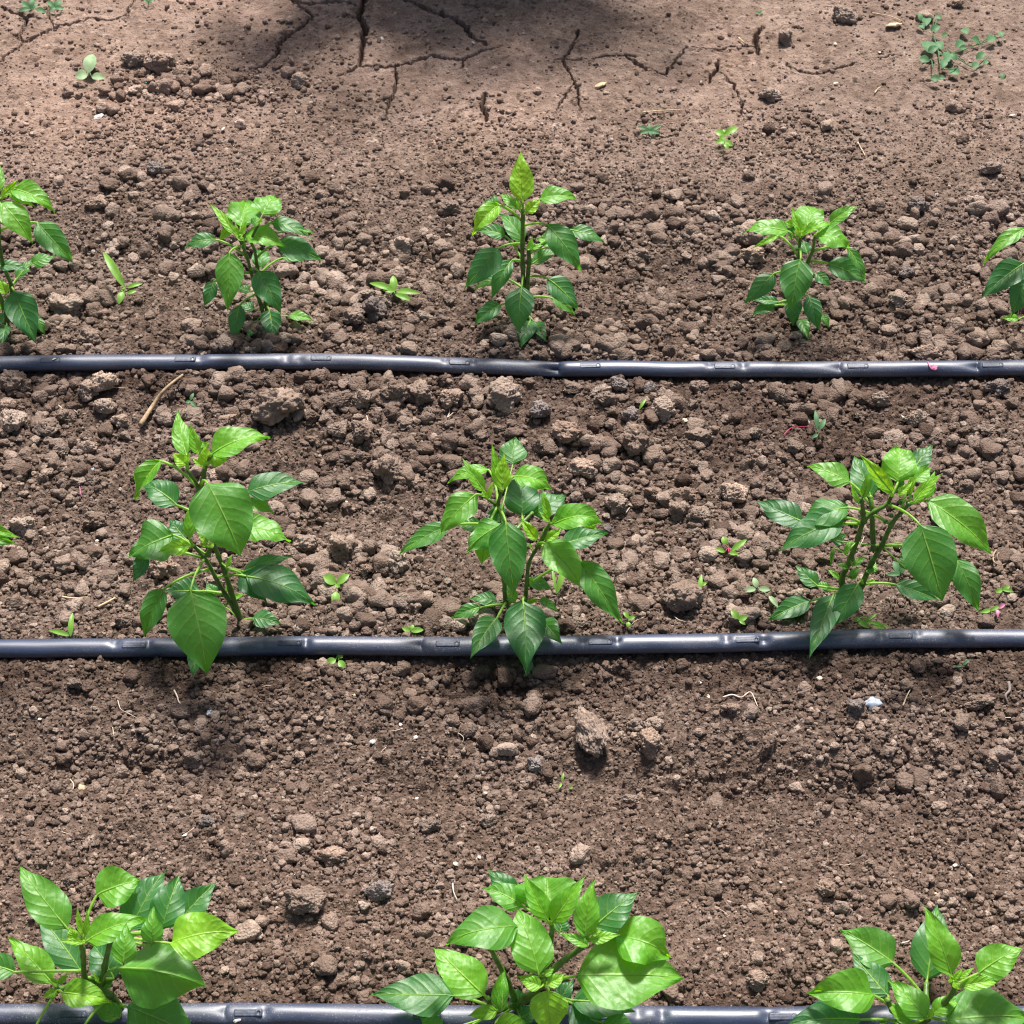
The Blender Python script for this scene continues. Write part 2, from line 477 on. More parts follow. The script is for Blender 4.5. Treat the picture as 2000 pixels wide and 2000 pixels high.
# cracks of the dried crust, traced on the ground
CRACKS = [
    (3.0, [(1145, 117), (1180, 112), (1200, 108), (1225, 110), (1240, 112)]),
    (2.5, [(1130, 60), (1120, 90), (1098, 118), (1110, 140)]),
    (2.0, [(1440, 95), (1478, 95)]), (2.0, [(1442, 190), (1450, 205), (1448, 225)]), (1.8, [(1262, 140), (1300, 150), (1340, 95)]),
    (3.0, [(538, 110), (520, 125), (500, 132)]), (2.5, [(702, 128), (680, 140), (660, 150)]), (2.2, [(560, -8), (612, 35)]),
    (2.2, [(220, 44), (245, 36), (262, 10), (270, -10)]), (2.0, [(105, 58), (92, 30), (98, 5)]),
    (2.0, [(755, 215), (752, 230)]), (1.8, [(1085, 215), (1120, 165)]),
    (5.5, [(700, -40), (712, 5), (702, 30), (712, 60), (708, 95), (702, 128)]),
    (4.0, [(700, 20), (668, 8), (600, 12), (560, -8)]),
    (5.0, [(712, 0), (770, -5), (810, 5), (850, 25), (890, 35), (908, 55), (922, 75), (950, 90)]),
    (3.5, [(702, 130), (760, 130), (800, 125), (840, 112), (880, 116), (905, 118), (940, 102), (975, 96)]),
    (2.5, [(770, 130), (775, 155), (768, 185), (755, 215)]),
    (3.5, [(612, 35), (590, 52), (565, 68), (545, 90), (538, 110)]),
    (4.0, [(947, 175), (943, 200), (950, 232)]),
    (2.0, [(905, 118), (902, 132)]),
    (3.5, [(0, 15), (35, 28), (55, 40), (42, 62), (38, 78), (48, 84), (85, 68), (105, 58), (150, 50), (180, 42), (220, 44)]),
    (2.0, [(48, 84), (20, 105), (0, 125)]),
    (1.8, [(1080, 120), (1110, 118), (1145, 117), (1180, 112)]),
    (3.5, [(1225, 110), (1245, 125), (1262, 140)]),
    (1.6, [(1110, 140), (1125, 165), (1130, 195), (1132, 215)]),
    (4.5, [(1490, 55), (1478, 72), (1476, 95), (1482, 108)]),
    (3.0, [(1402, 120), (1400, 138), (1388, 150), (1385, 165)]),
    (2.0, [(1402, 140), (1420, 158), (1435, 175), (1442, 190)]),
    (2.5, [(1535, 130), (1550, 142), (1568, 148), (1600, 148), (1640, 136), (1672, 128)]),
    (1.6, [(1340, 95), (1365, 100), (1400, 105), (1440, 95)]),
    (1.6, [(1700, 118), (1760, 112)]),
    (1.5, [(1790, 160), (1820, 158)]),
]
cd = np.full_like(Z, 9.0)
for w, pts in CRACKS:
    P = [at(x, y, 0) for x, y in pts]
    # jag the line
    Q = []
    for a, b in zip(P[:-1], P[1:]):
        m = max(2, int((b - a).length / 0.004))
        for i in range(m):
            q = a.lerp(b, i / m)
            Q.append((q.x + random.gauss(0, 0.0013), q.y + random.gauss(0, 0.0013)))
    Q.append((P[-1].x, P[-1].y))
    n_ = len(Q)
    for i in range(n_ - 1):
        (ax, ay), (bx, by) = Q[i], Q[i + 1]
        s = i / n_
        hw = w / 1450 * 0.55 * (0.55 + 0.9 * math.sin(math.pi * (0.1 + 0.8 * s))) * random.uniform(0.65, 1.25)
        x_lo, x_hi = min(ax, bx) - 0.02, max(ax, bx) + 0.02
        y_lo, y_hi = min(ay, by) - 0.02, max(ay, by) + 0.02
        i0, i1 = int((x_lo - X0) / STEP), int((x_hi - X0) / STEP)
        j0, j1 = int((y_lo - Y0) / STEP), int((y_hi - Y0) / STEP)
        i0, j0, i1, j1 = max(i0, 0), max(j0, 0), min(i1, nx - 1), min(j1, ny - 1)
        if i1 <= i0 or j1 <= j0: continue
        sl = (slice(i0, i1), slice(j0, j1))
        dx, dy = GX[sl] - ax, GY[sl] - ay
        L2 = (bx - ax) ** 2 + (by - ay) ** 2 + 1e-12
        t = np.clip((dx * (bx - ax) + dy * (by - ay)) / L2, 0, 1)
        d = np.hypot(dx - t * (bx - ax), dy - t * (by - ay)) / hw
        cd[sl] = np.minimum(cd[sl], d)
crustmask = smoothstep(2.18, 2.34, GY)
Z -= 0.030 * (1 - smoothstep(0.9, 1.5, cd))
Z += 0.0012 * np.exp(-((cd - 4) / 2.5) ** 2) * crustmask * (cd < 8.9)

def zat(x, y):
    """height of the crumbly ground at a point"""
    fx, fy = (x - X0) / STEP, (y - Y0) / STEP
    if 0 <= fx < nx - 1 and 0 <= fy < ny - 1:
        return float(Z[int(fx), int(fy)])
    return float(relief(np.array([x]), np.array([y]))[0])
BX = 8
def zlow(x, y, r=0.006):
    fx, fy = int((x - X0) / STEP), int((y - Y0) / STEP)
    m = max(1, int(r / STEP))
    if m <= fx < nx - m and m <= fy < ny - m:
        return float(np.percentile(Z[fx - m:fx + m + 1, fy - m:fy + m + 1], 30))
    return float(relief(np.array([x]), np.array([y]))[0])

def wet_map(X, Y):
    """damp soil by the tape: a stain with its own ragged outline"""
    w = np.zeros_like(X)
    for key, dy in (('far', -0.028), ('mid', -0.03), ('near', 0.01)):
        d = (Y - tape_y(key, X) - dy) / 0.040
        w = np.maximum(w, np.exp(-d * d) * 0.75)
    # the big damp patch on the right, behind the middle row
    w = np.maximum(w, 0.95 * np.exp(-(((X - 0.25) / 0.24) ** 2 + ((Y - 1.655) / 0.075) ** 2)))
    w = np.maximum(w, 0.55 * np.exp(-(((X - 0.30) / 0.30) ** 2 + ((Y - 1.86) / 0.09) ** 2)))
    w = np.maximum(w, 0.55 * np.exp(-(((X - 0.02) / 0.26) ** 2 + ((Y - 1.62) / 0.06) ** 2)))
    w = np.maximum(w, 0.5 * np.exp(-(((X - 0.25) / 0.22) ** 2 + ((Y - 1.145) / 0.035) ** 2)))
    w = np.maximum(w, 0.45 * np.exp(-(((X - 0.05) / 0.6) ** 2 + ((Y - 1.82) / 0.05) ** 2)))
    w = w * (0.75 + 0.55 * lattice(X, Y, 0.045, 31) + 0.3 * lattice(X, Y, 0.016, 32))
    return np.clip(w, 0, 1)
def pale_map(X, Y):
    p = smoothstep(2.02, 2.3, Y) * (0.95 - 0.65 * smoothstep(-0.2, 0.6, X)) * (0.8 + 0.5 * lattice(X, Y, 0.15, 33))
    p = np.maximum(p, 0.30 * smoothstep(1.22, 1.0, Y))
    return np.clip(p, 0, 1)

def grow(a, b, step, far):
    """coordinates from the fine grid's edge out to the horizon"""
    out, s, v = [], step, b
    while v < far:
        s *= 1.28; v += s; out.append(v)
    return out
xr_ = grow(0, X1, 0.004, 60); xl_ = [-v for v in grow(0, -X0, 0.004, 60)][::-1]
yr_ = grow(0, Y1, 0.004, 90); yl_ = [Y0 - (v - 0) for v in grow(0, 0.0, 0.004, 40)][::-1]
XS = np.concatenate([xl_, xs, xr_]); YS = np.concatenate([yl_, ys, yr_])
NX, NY = len(XS), len(YS)
AX, AY = np.meshgrid(XS, YS, indexing='ij')
AZ = relief(AX, AY) * np.exp(-np.maximum(0, np.hypot(AX, AY - 1.7) - 1.0) / 6.0)
AZ += 0.003 * lattice(AX, AY, 0.03, 6)
ox, oy = len(xl_), len(yl_)
AZ[ox:ox + nx, oy:oy + ny] = Z
TN = 0.5 + 0.2 * lattice(AX, AY, 0.02, 9); TN[ox:ox + nx, oy:oy + ny] = tone
idx = np.arange(NX * NY, dtype=np.int32).reshape(NX, NY)
F = np.stack([idx[:-1, :-1], idx[1:, :-1], idx[1:, 1:], idx[:-1, 1:]], axis=-1).reshape(-1, 4)
gm = mesh_np('soil_ground', np.stack([AX, AY, AZ], axis=-1).reshape(-1, 3), F)
float_attr(gm, 'tone', TN.ravel()); float_attr(gm, 'wet', wet_map(AX, AY).ravel()); float_attr(gm, 'pale', pale_map(AX, AY).ravel())
ground = link_mesh('soil_ground', gm, M_SOIL)
tag(ground, 'tilled brown garden soil with a cracked dry crust behind the rows', 'soil', kind='structure')

# ---------------------------------------------------------------- crumbs and clods
def lump(subdiv, seed, amp=0.22, cuts=3, ell=(1, 1, 1)):
    bm = bmesh.new(); bmesh.ops.create_icosphere(bm, subdivisions=subdiv, radius=1.0)
    r = random.Random(seed)
    off = Vector((r.uniform(-50, 50), r.uniform(-50, 50), r.uniform(-50, 50)))
    planes = []
    for _ in range(cuts):
        n = Vector((r.gauss(0, 1), r.gauss(0, 1), r.gauss(0, 1))).normalized()
        planes.append((n, r.uniform(0.62, 0.9)))
    for v in bm.verts:
        p = v.co.copy()
        d = 1 + amp * mnoise.noise(p * 1.1 + off) * 1.6 + amp * 0.7 * mnoise.noise(p * 2.4 + off)
        d += amp * 0.45 * mnoise.noise(p * 5.2 + off)
        if subdiv >= 3:
            d += amp * 0.35 * mnoise.noise(p * 8 + off)
        if subdiv >= 4:
            d += amp * 0.30 * mnoise.noise(p * 15 + off)
        p = p * d
        for n, h in planes:
            e = p.dot(n) - h
            if e > 0: p -= n * e * 0.85
        if subdiv >= 4: p += p.normalized() * (0.07 * mnoise.noise(p * 9 + off) + 0.035 * mnoise.noise(p * 22 + off))
        v.co = Vector((p.x * ell[0], p.y * ell[1], p.z * ell[2]))
    V = np.array([v.co[:] for v in bm.verts]); Fc = np.array([[q.index for q in f.verts] for f in bm.faces])
    bm.free()
    return V, Fc

def rot_mats(n, r):
    q = r.normal(size=(n, 4)); q /= np.linalg.norm(q, axis=1)[:, None]
    w, x, y, z = q.T
    return np.stack([1 - 2 * (y * y + z * z), 2 * (x * y - z * w), 2 * (x * z + y * w),
                     2 * (x * y + z * w), 1 - 2 * (x * x + z * z), 2 * (y * z - x * w),
                     2 * (x * z - y * w), 2 * (y * z + x * w), 1 - 2 * (x * x + y * y)], axis=-1).reshape(n, 3, 3)

def crumbs():
    r = np.random.default_rng(77)
    SETS = [([lump(1, 100 + i, 0.34, 1) for i in range(16)], 150000, 0.0008, 0.0020, 1.5),
            ([lump(2, 130 + i, 0.34, 3) for i in range(24)], 80000, 0.0016, 0.0040, 2.1),
            ([lump(3, 170 + i, 0.30, 4) for i in range(24)], 26000, 0.0030, 0.0095, 2.4)]
    Vs, Fs, T, W, P, base = [], [], [], [], [], 0
    for si, (protos, n, ra, rb, pw) in enumerate(SETS):
        cx = r.uniform(X0 + 0.01, X1 - 0.01, n); cy = r.uniform(Y0 + 0.01, Y1 - 0.01, n)
        zone_c = smoothstep(1.98, 2.16, cy)                               # compact
        fine = smoothstep(1.34, 1.27, cy)
        rad = ra + (rb - ra) * r.random(n) ** pw
        patch = np.clip(0.5 + 0.55 * lattice(cx, cy, 0.085, 41) + 0.35 * lattice(cx, cy, 0.03, 42), 0, 1)
        rad = rad * (0.78 + 0.5 * patch)
        coarse = smoothstep(1.42, 1.50, cy) * (1 - smoothstep(1.92, 2.04, cy))
        if si == 0: p = 0.9 - 0.35 * zone_c - 0.35 * coarse
        elif si == 1: p = (0.5 + 0.7 * patch) * (1 - 0.62 * zone_c)
        else: p = (0.05 + 1.25 * patch ** 1.6 + 0.15 * coarse) * (1 - 0.97 * zone_c) * (1 - 0.60 * fine) * (1 - 0.6 * fine * smoothstep(0.005, 0.007, rad))
        # a loose heap by the cracked crust, as in the photograph
        heap = np.exp(-(((cx + 0.40) / 0.13) ** 2 + ((cy - 2.33) / 0.05) ** 2))
        p = np.maximum(p, heap * 0.9)
        kt = np.zeros(n)
        for key in TAPES: kt = np.maximum(kt, np.exp(-((cy - tape_y(key, cx)) / (0.0115 + rad * 1.1)) ** 6))
        # keep to what a camera near the photograph's could see
        vis = np.abs(cx) < (0.50 + 0.19 * cy + (0.02 if si == 0 else 0.09))
        ci = cd[np.clip(((cx - X0) / STEP).astype(int), 0, nx - 1), np.clip(((cy - Y0) / STEP).astype(int), 0, ny - 1)]
        p = p * (1 - 0.80 * smoothstep(2.20, 2.32, cy + 0.05 * lattice(cx, cy, 0.12, 55)) * (1 - np.clip(heap * 2, 0, 1)))
        k = (r.random(n) < p) & (kt < 0.3) & vis & (ci > 1.9)
        cx, cy, rad = cx[k], cy[k], rad[k]; n = len(cx)
        if si == 0:
            ii = ((cx - X0) / STEP).astype(int); jj = ((cy - Y0) / STEP).astype(int)
            z = Z[ii, jj] + rad * 0.3
        else:
            z = np.array([zlow(a, b, c) for a, b, c in zip(cx, cy, rad)]) + rad * (0.42 if si == 1 else 0.52)
        Rm = rot_mats(n, r)
        S = np.stack([r.uniform(0.75, 1.3, n), r.uniform(0.75, 1.3, n), r.uniform(0.6, 1.0, n)], axis=-1)
        tn = np.clip(r.normal((0.42, 0.52, 0.66)[si], 0.24, n) + (0.14 if si == 0 else 0) * smoothstep(1.9, 2.2, cy), 0, 1)
        wt = wet_map(cx, cy); pl = pale_map(cx, cy)
        pid = r.integers(0, len(protos), n)
        for i, (pv, pf) in enumerate(protos):
            s = np.nonzero(pid == i)[0]
            if not len(s): continue
            v = np.einsum('nij,vj->nvi', Rm[s], pv) * (rad[s, None] * S[s])[:, None, :]
            v += np.stack([cx[s], cy[s], z[s]], axis=-1)[:, None, :]
            nv = len(pv)
            f = pf[None] + (base + np.arange(len(s)) * nv)[:, None, None]
            Vs.append(v.reshape(-1, 3)); Fs.append(f.reshape(-1, 3)); base += nv * len(s)
            T.append(np.repeat(tn[s], nv)); W.append(np.repeat(wt[s], nv)); P.append(np.repeat(pl[s], nv))
    me = mesh_np('soil_crumbs', np.concatenate(Vs), np.concatenate(Fs))
    float_attr(me, 'tone', np.concatenate(T)); float_attr(me, 'wet', np.concatenate(W)); float_attr(me, 'pale', np.concatenate(P))
    o = link_mesh('soil_crumbs', me, M_SOIL)
    tag(o, 'loose brown soil crumbs strewn over the whole bed', 'soil crumbs', kind='stuff')
crumbs()

clod_meshes = []
for i in range(18):
    V, Fc = lump(5, 300 + i, 0.30 + 0.06 * (i % 3), 2 + i % 4, (1.0, random.uniform(0.75, 1.0), random.uniform(0.68, 0.9)))
    m_ = mesh_np('soil_clod', V, Fc)
    m_.materials.append(M_CLOD); clod_meshes.append(m_)

round_meshes = []
for i in range(10):
    V, Fc = lump(5, 500 + i, 0.34, i % 2, (1.0, 0.95, 0.92))
    m_ = mesh_np('soil_clod', V, Fc)
    m_.materials.append(M_CLOD); round_meshes.append(m_)
placed = []
def clod(px, py, wpx, label, group=None, mat=None, name='soil_clod', hpx=None, rot=None, mesh=None, sink=0.30, cat='clod'):
    """a clod seen at px, py with an outline wpx wide (and hpx tall)"""
    g = at(px, py, 0.004)
    sc = scale_at(g)
    r = wpx / sc / 2
    h = (hpx or wpx * random.uniform(0.78, 0.95)) / sc / 2
    me = mesh or random.choice(clod_meshes)
    o = bpy.data.objects.new(name, me)
    C.objects.link(o)
    k = 1.06
    zz = zlow(g.x, g.y, r * 0.8)
    g = at(px, py, zz + h * 0.55)
    o.location = (g.x, g.y, zz + h * (1 - 2 * sink) + 0.001)
    o.scale = (r * k, h * k, h * k)
    o.rotation_euler = (random.uniform(-0.4, 0.4), random.uniform(-0.4, 0.4), 0) if rot is None else (random.uniform(-.3, .3), 0, 0)
    if rot is not None:
        o.rotation_euler[1] = -rot
    else:
        o.rotation_mode = 'XYZ'; o.rotation_euler[2] = random.choice((0, math.pi)) + random.uniform(-0.5, 0.5)
    if mat is not None:
        o.material_slots[0].link = 'OBJECT'; o.material_slots[0].material = mat
    tag(o, label, cat, group)
    placed.append((g.x, g.y, r))
    return o

NAMED = [
    (1248, 862, 52, 58, 'big rounded tan clod, largest between far tape and middle centre plant', 'n'),
    (548, 792, 86, 72, 'biggest dark brown clod, just below the far tape left of centre', 'n'),
    (985, 775, 62, 52, 'dark wide clod directly below the far tape near the centre', 'n'),
    (768, 768, 50, 44, 'round dark clod just below the far tape with a pale stick beside it', 'n'),
    (820, 770, 46, 44, 'round clod with a whitish patch just below the far tape', 'n'),
    (706, 782, 34, 36, 'small round clod left of the pair of round clods below the far tape', 'n'),
    (705, 842, 36, 38, 'dark faceted clod with a pale root thread lying beside it', 'n'),
    (758, 918, 46, 54, 'egg shaped clod left of the middle centre plant top', 'n'),
    (670, 1073, 52, 56, 'big upright oval clod halfway between the middle left and centre plants', 'n'),
    (594, 1064, 46, 38, 'smooth wedge shaped clod right of the middle left plant', 'n'),
    (780, 1100, 36, 44, 'egg shaped clod under the lowest leaf tip of the middle centre plant', 'n'),
    (715, 1113, 24, 22, 'small whitish grey stone between two middle row plants', 'w'),
    (1186, 1038, 20, 20, 'small grey stone at the right leaf tip of the middle centre plant', 'g'),
    (1330, 1168, 66, 62, 'large blocky clod standing right of the middle centre plant', 'n'),
    (1204, 987, 38, 38, 'round dark clod right of the middle centre plant top', 'n'),
    (1335, 968, 46, 32, 'pale flat topped clod left of the middle right plant', 'p'),
    (1430, 965, 46, 38, 'pale squarish clod left of the top of the middle right plant', 'p'),
    (1364, 1008, 36, 36, 'round dark clod below the pale flat topped clod', 'n'),
    (1325, 1000, 36, 42, 'dark clod tucked under the pale flat topped clod', 'n'),
    (1135, 915, 50, 34, 'pale lumpy clod right of the middle centre plant top', 'p'),
    (1115, 848, 60, 40, 'pale crumbly clod above the middle centre plant top', 'p'),
    (1057, 803, 34, 38, 'grey oval stone below the kink of the far tape', 'g'),
    (1296, 802, 44, 38, 'blocky brown clod below the far tape right of centre', 'n'),
    (1182, 780, 36, 30, 'tan rounded clod just below the far tape right of the kink', 'n'),
    (1232, 815, 28, 34, 'narrow grey clod standing beside the blocky brown one', 'g'),
    (1268, 760, 24, 26, 'small grey stone against the lower edge of the far tape', 'g'),
    (1207, 752, 30, 26, 'smooth grey stone against the lower edge of the far tape', 'g'),
    (730, 605, 40, 44, 'upright grey white stone below the narrow leaved far seedling', 'g'),
    (788, 482, 34, 34, 'rounded clod standing alone left of the far centre plant', 'n'),
    (690, 620, 40, 34, 'dark lump left of the upright grey stone', 'n'),
    (1795, 402, 36, 32, 'rounded grey clod right of the far right plant', 'g'),
    (1772, 535, 26, 26, 'dark bluish stone right of the far right plant', 'g'),
    (1755, 590, 44, 32, 'rough brown clod low right of the far right plant', 'n'),
    (1465, 465, 50, 40, 'broad flat clod left of the far right plant', 'n'),
    (1470, 500, 42, 34, 'pale crusty clod left of the far right plant stems', 'p'),
    (1810, 690, 52, 30, 'wide pale clod touching the upper edge of the far tape at right', 'p'),
    (1857, 668, 46, 20, 'flat rusty clod above the far tape at right', 'n'),
    (1500, 688, 34, 26, 'clod against the upper edge of the far tape below the far right plant', 'n'),
    (130, 600, 60, 50, 'dark clod casting a deep shadow beside the far left plant', 'n'),
    (175, 660, 40, 34, 'clod resting above the far tape near the left edge', 'n'),
    (34, 748, 50, 42, 'angular clod under the far tape at the left edge', 'n'),
    (205, 748, 48, 42, 'split pale clod under the far tape at left', 'p'),
    (172, 766, 40, 34, 'rounded clod left of the split pale clod', 'n'),
    (205, 795, 36, 34, 'crumbly clod below the split pale clod', 'n'),
    (236, 824, 30, 26, 'pale faceted pebble like clod near the dry twig', 'p'),
    (170, 875, 38, 26, 'pale flat clod upper left of the middle left plant', 'p'),
    (25, 825, 38, 46, 'dark clod near the left edge below the far tape', 'n'),
    (125, 815, 36, 30, 'brown clod with a forked root lying on it', 'n'),
    (45, 1030, 46, 38, 'dark lump by the leaf tips on the left edge', 'n'),
    (185, 1018, 44, 34, 'flat dark clod left of the middle left plant', 'n'),
    (320, 1108, 50, 46, 'pale clod behind the lower left leaf of the middle left plant', 'p'),
    (1153, 1432, 52, 84, 'long slanting clod, largest in front of the middle tape', 'L'),
    (1270, 1453, 46, 44, 'pale jagged clod right of the long slanting clod', 'p'),
    (1276, 1417, 32, 32, 'rounded clod just behind the pale jagged clod', 'n'),
    (1206, 1468, 24, 20, 'small wedge of soil between the long clod and the jagged clod', 'p'),
    (1238, 1415, 22, 22, 'small round clod behind and left of the pale jagged clod', 'n'),
    (1045, 1495, 32, 30, 'grey rounded clod below left of the long slanting clod', 'g'),
    (1433, 1386, 42, 22, 'pale smooth flat stone beside the forked dry root', 'p'),
    (1672, 1383, 32, 34, 'smooth grey oval stone next to the crumpled film', 'g'),
    (1562, 1480, 32, 28, 'pale brown clod below and left of the crumpled film', 'p'),
    (1829, 1458, 22, 24, 'whitish stone in the right part of the front bed', 'w'),
    (1915, 1372, 52, 30, 'wide clod near the right edge in front of the middle tape', 'n'),
    (1938, 1490, 32, 28, 'pale lumpy clod near the right edge of the front bed', 'p'),
    (1612, 1736, 34, 36, 'pale angular clod behind the near right plant', 'p'),
    (650, 1675, 56, 34, 'pale flat jagged stone left of the near centre plant', 'p'),
    (740, 1742, 46, 42, 'grey broken clod behind the left leaves of the near centre plant', 'g'),
    (590, 1760, 66, 46, 'biggest crumbly heap between two near plants', 'n'),
    (583, 1478, 20, 18, 'small bright white pebble in the front bed at left', 'w'),
    (380, 1485, 40, 36, 'brown egg shaped clod in the front bed at left', 'n'),
    (1230, 1562, 30, 18, 'small brick shaped clod beside a white chip', 'n'),
    (1206, 1559, 13, 11, 'tiny white chip touching the brick shaped clod', 'w'),
    (405, 1605, 26, 24, 'bluish grey stone in the front bed at left', 'g'),
    (1480, 1917, 44, 30, 'pale flat stone just behind the near tape', 'p'),
    (308, 122, 50, 40, 'pale squared crust block at the top left', 'p'),
    (262, 118, 40, 30, 'dark crust block left of the pale squared one', 'n'),
    (345, 150, 40, 26, 'dark broken crust block below the pale squared one', 'n'),
    (1648, 32, 44, 32, 'angular dark clod near the top edge at right', 'n'),
    (1504, 186, 34, 26, 'squared clod leaning over a small hole', 'n'),
    (1535, 75, 24, 32, 'upright clod beside a crack at top right', 'n'),
    (1870, 8, 24, 16, 'pale stone at the top edge near the right corner', 'p'),
    (306, 330, 30, 24, 'grey stone half sunk in the trodden soil at left', 'g'),
    (192, 400, 38, 26, 'pale smooth stone right of the far left plant', 'p'),
    (585, 160, 36, 26, 'pale clod at the edge of the cracked crust', 'p'),
    (1930, 330, 40, 26, 'dark lump near the right edge behind the far row', 'n'),
    (1950, 760, 44, 34, 'greyish clod under the far tape near the right edge', 'g'),
    (1790, 820, 40, 36, 'rounded clod right of the small red stemmed seedling', 'n'),
]
mats = {'n': M_BIG, 'p': M_PALE, 'g': M_GREYSTONE, 'w': M_PALE, 'L': M_BIG}
for (px, py, w, h, lab, kd) in NAMED:
    o = clod(px, py, w, lab, 'clods and stones that stand out', mats[kd], 'soil_clod' if kd in 'npL' else 'stone', h,
             rot=random.uniform(-.3, .3), mesh=round_meshes[len(placed) % 10], sink=0.22, cat='clod' if kd in 'npL' else 'stone')
    if kd == 'L':
        o.scale = (0.0135, 0.024, 0.012); o.rotation_euler = (0.35, 0, 0.45); o.location.z += 0.004
ZONES = [   # name of the place, y range, how many, width range (photo px), x range
    ('brown clod among the loose soil between the far tape and the middle row', (735, 950), 75, (24, 48), (0, 2000)),
    ('small clod in the loose soil around the middle row of plants', (950, 1235), 48, (18, 38), (0, 2000)),
    ('brown clod in the loose soil around the far row of plants', (400, 690), 52, (18, 36), (500, 2000)),
    ('small clod in the finer soil in front of the middle tape', (1290, 1900), 40, (16, 34), (0, 2000)),
]
for lab, (y0, y1), n, (w0, w1), (x0, x1) in ZONES:
    c = tries = 0
    while c < n and tries < 4000:
        tries += 1
        px, py = random.uniform(x0, x1), random.uniform(y0, y1)
        w = w0 + (w1 - w0) * random.random() ** 2
        g = at(px, py, 0.004); r = w / scale_at(g) / 2
        if any((g.x - a) ** 2 + (g.y - b) ** 2 < ((r + c_) * 0.95) ** 2 for a, b, c_ in placed): continue
        if any(abs(g.y - float(tape_y(key, g.x))) < r + 0.012 for key in TAPES): continue
        clod(px, py, w, lab, lab.replace('brown clod', 'brown clods').replace('small clod', 'small clods'), M_PALE if random.random() < 0.15 else None)
        c += 1

# ---------------------------------------------------------------- drip tapes
def drip_tape(key, label, emitters, dents, group='black drip tapes along the rows'):
    a, b = TAPES[key]
    x0, x1 = float(a[0]), float(a[-1])
    zc = 0.0092
    RW, RH = 0.0103, 0.0088
    root = empty('drip_tape', (0, float(tape_y(key, 0)), 0))
    tag(root, label, 'drip tape', group)
    nst, nr = int((x1 - x0) / 0.0011), 48
    X = np.linspace(x0, x1, nst)
    Yc = tape_y(key, X)
    ker = np.hanning(61); ker /= ker.sum()
    Yc = np.convolve(np.pad(Yc, 30, mode='edge'), ker, mode='valid')
    Zc = zc + 0.0012 * np.sin(X * 9 + len(key)) + 0.0007 * np.sin(X * 23)
    q = np.linspace(0, 2 * np.pi, nr, endpoint=False)         # 0 = towards the camera, pi/2 = up
    Q, XX = np.meshgrid(q, X)
    wob = 1 + 0.025 * np.sin(XX * 31 + key.__len__()) + 0.015 * np.sin(XX * 77)
    ry = RW * wob; rz = RH * (2 - wob)
    dep = np.zeros_like(Q)
    ky = np.zeros_like(Q)
    for (px, ang, amp, wx, wq, sharp) in dents:
        xd = at(px, {'far': 715, 'mid': 1260, 'near': 1984}[key], zc).x
        dx = (XX - xd) / wx
        dq = (Q - R(ang)) / R(wq)
        if sharp:      # a fold: gentle run-in on one side, a sharp crease shaped like a V, quick recovery
            dxs = (XX - xd - 0.0020 * np.abs(dq)) / wx * np.sign(sharp)
            prof = np.where(dxs < 0, np.exp(dxs * 1.0), np.exp(-dxs * 4.5))
            dep += amp * prof * np.exp(-dq ** 2 * 1.2) * np.where(dxs < 0, 1, 1)
        else:
            dep += amp * np.exp(-dx ** 2) * np.exp(-dq ** 2)
    cy = -np.cos(Q) * (ry - dep); cz = np.sin(Q) * (rz - dep)
    cz = np.where(cz < 0, cz * 0.82, cz)
    V = np.stack([XX, Yc[:, None] + cy, Zc[:, None] + cz], axis=-1).reshape(-1, 3)
    idx = np.arange(nst * nr).reshape(nst, nr)
    F = np.stack([idx[:-1], np.roll(idx[:-1], -1, 1), np.roll(idx[1:], -1, 1), idx[1:]], axis=-1).reshape(-1, 4)[:, ::-1]
    link_mesh('tube', mesh_np('drip_tape_tube', V, F), M_TAPE, root)
    for px in emitters:
        xe = at(px, {'far': 715, 'mid': 1260, 'near': 1984}[key], zc).x
        i = int(np.clip((xe - x0) / (x1 - x0) * nst, 20, nst - 21))
        # a rounded pad following the tube's skin, ribbed on top
        L, Wq = 0.0122, 0.36
        nu, nv = 56, 14
        Ve = []
        q0 = R(72)
        for u in range(nu):
            for v in range(nv):
                s, t = u / (nu - 1) * 2 - 1, v / (nv - 1) * 2 - 1
                edge = min(1, (1 - abs(s)) * 9) * min(1, (1 - abs(t)) * 4)
                h = -0.0006 + 0.0011 * (edge ** 0.5)
                if abs(t) < 0.5 and s < 0.55: h -= 0.00035 * (0.5 + 0.5 * math.sin(s * 60 + (v % 2) * 3.1)) * (edge > 0.9)
                if (s - 0.72) ** 2 * 12 + t * t < 0.16: h -= 0.0011
                xx = xe + s * L * (1 - 0.06 * abs(t) ** 3); qq = q0 + t * Wq
                j = int(np.clip((xx - x0) / (x1 - x0) * nst, 0, nst - 1))
                dl = 0
                Ve.append((xx, Yc[j] - math.cos(qq) * (RW + h), Zc[j] + math.sin(qq) * (RH + h)))
        Fe = [(u * nv + v, (u + 1) * nv + v, (u + 1) * nv + v + 1, u * nv + v + 1) for u in range(nu - 1) for v in range(nv - 1)]
        link_mesh('emitter', mesh_py('emitter', Ve, Fe), M_EMIT, root)
    return root

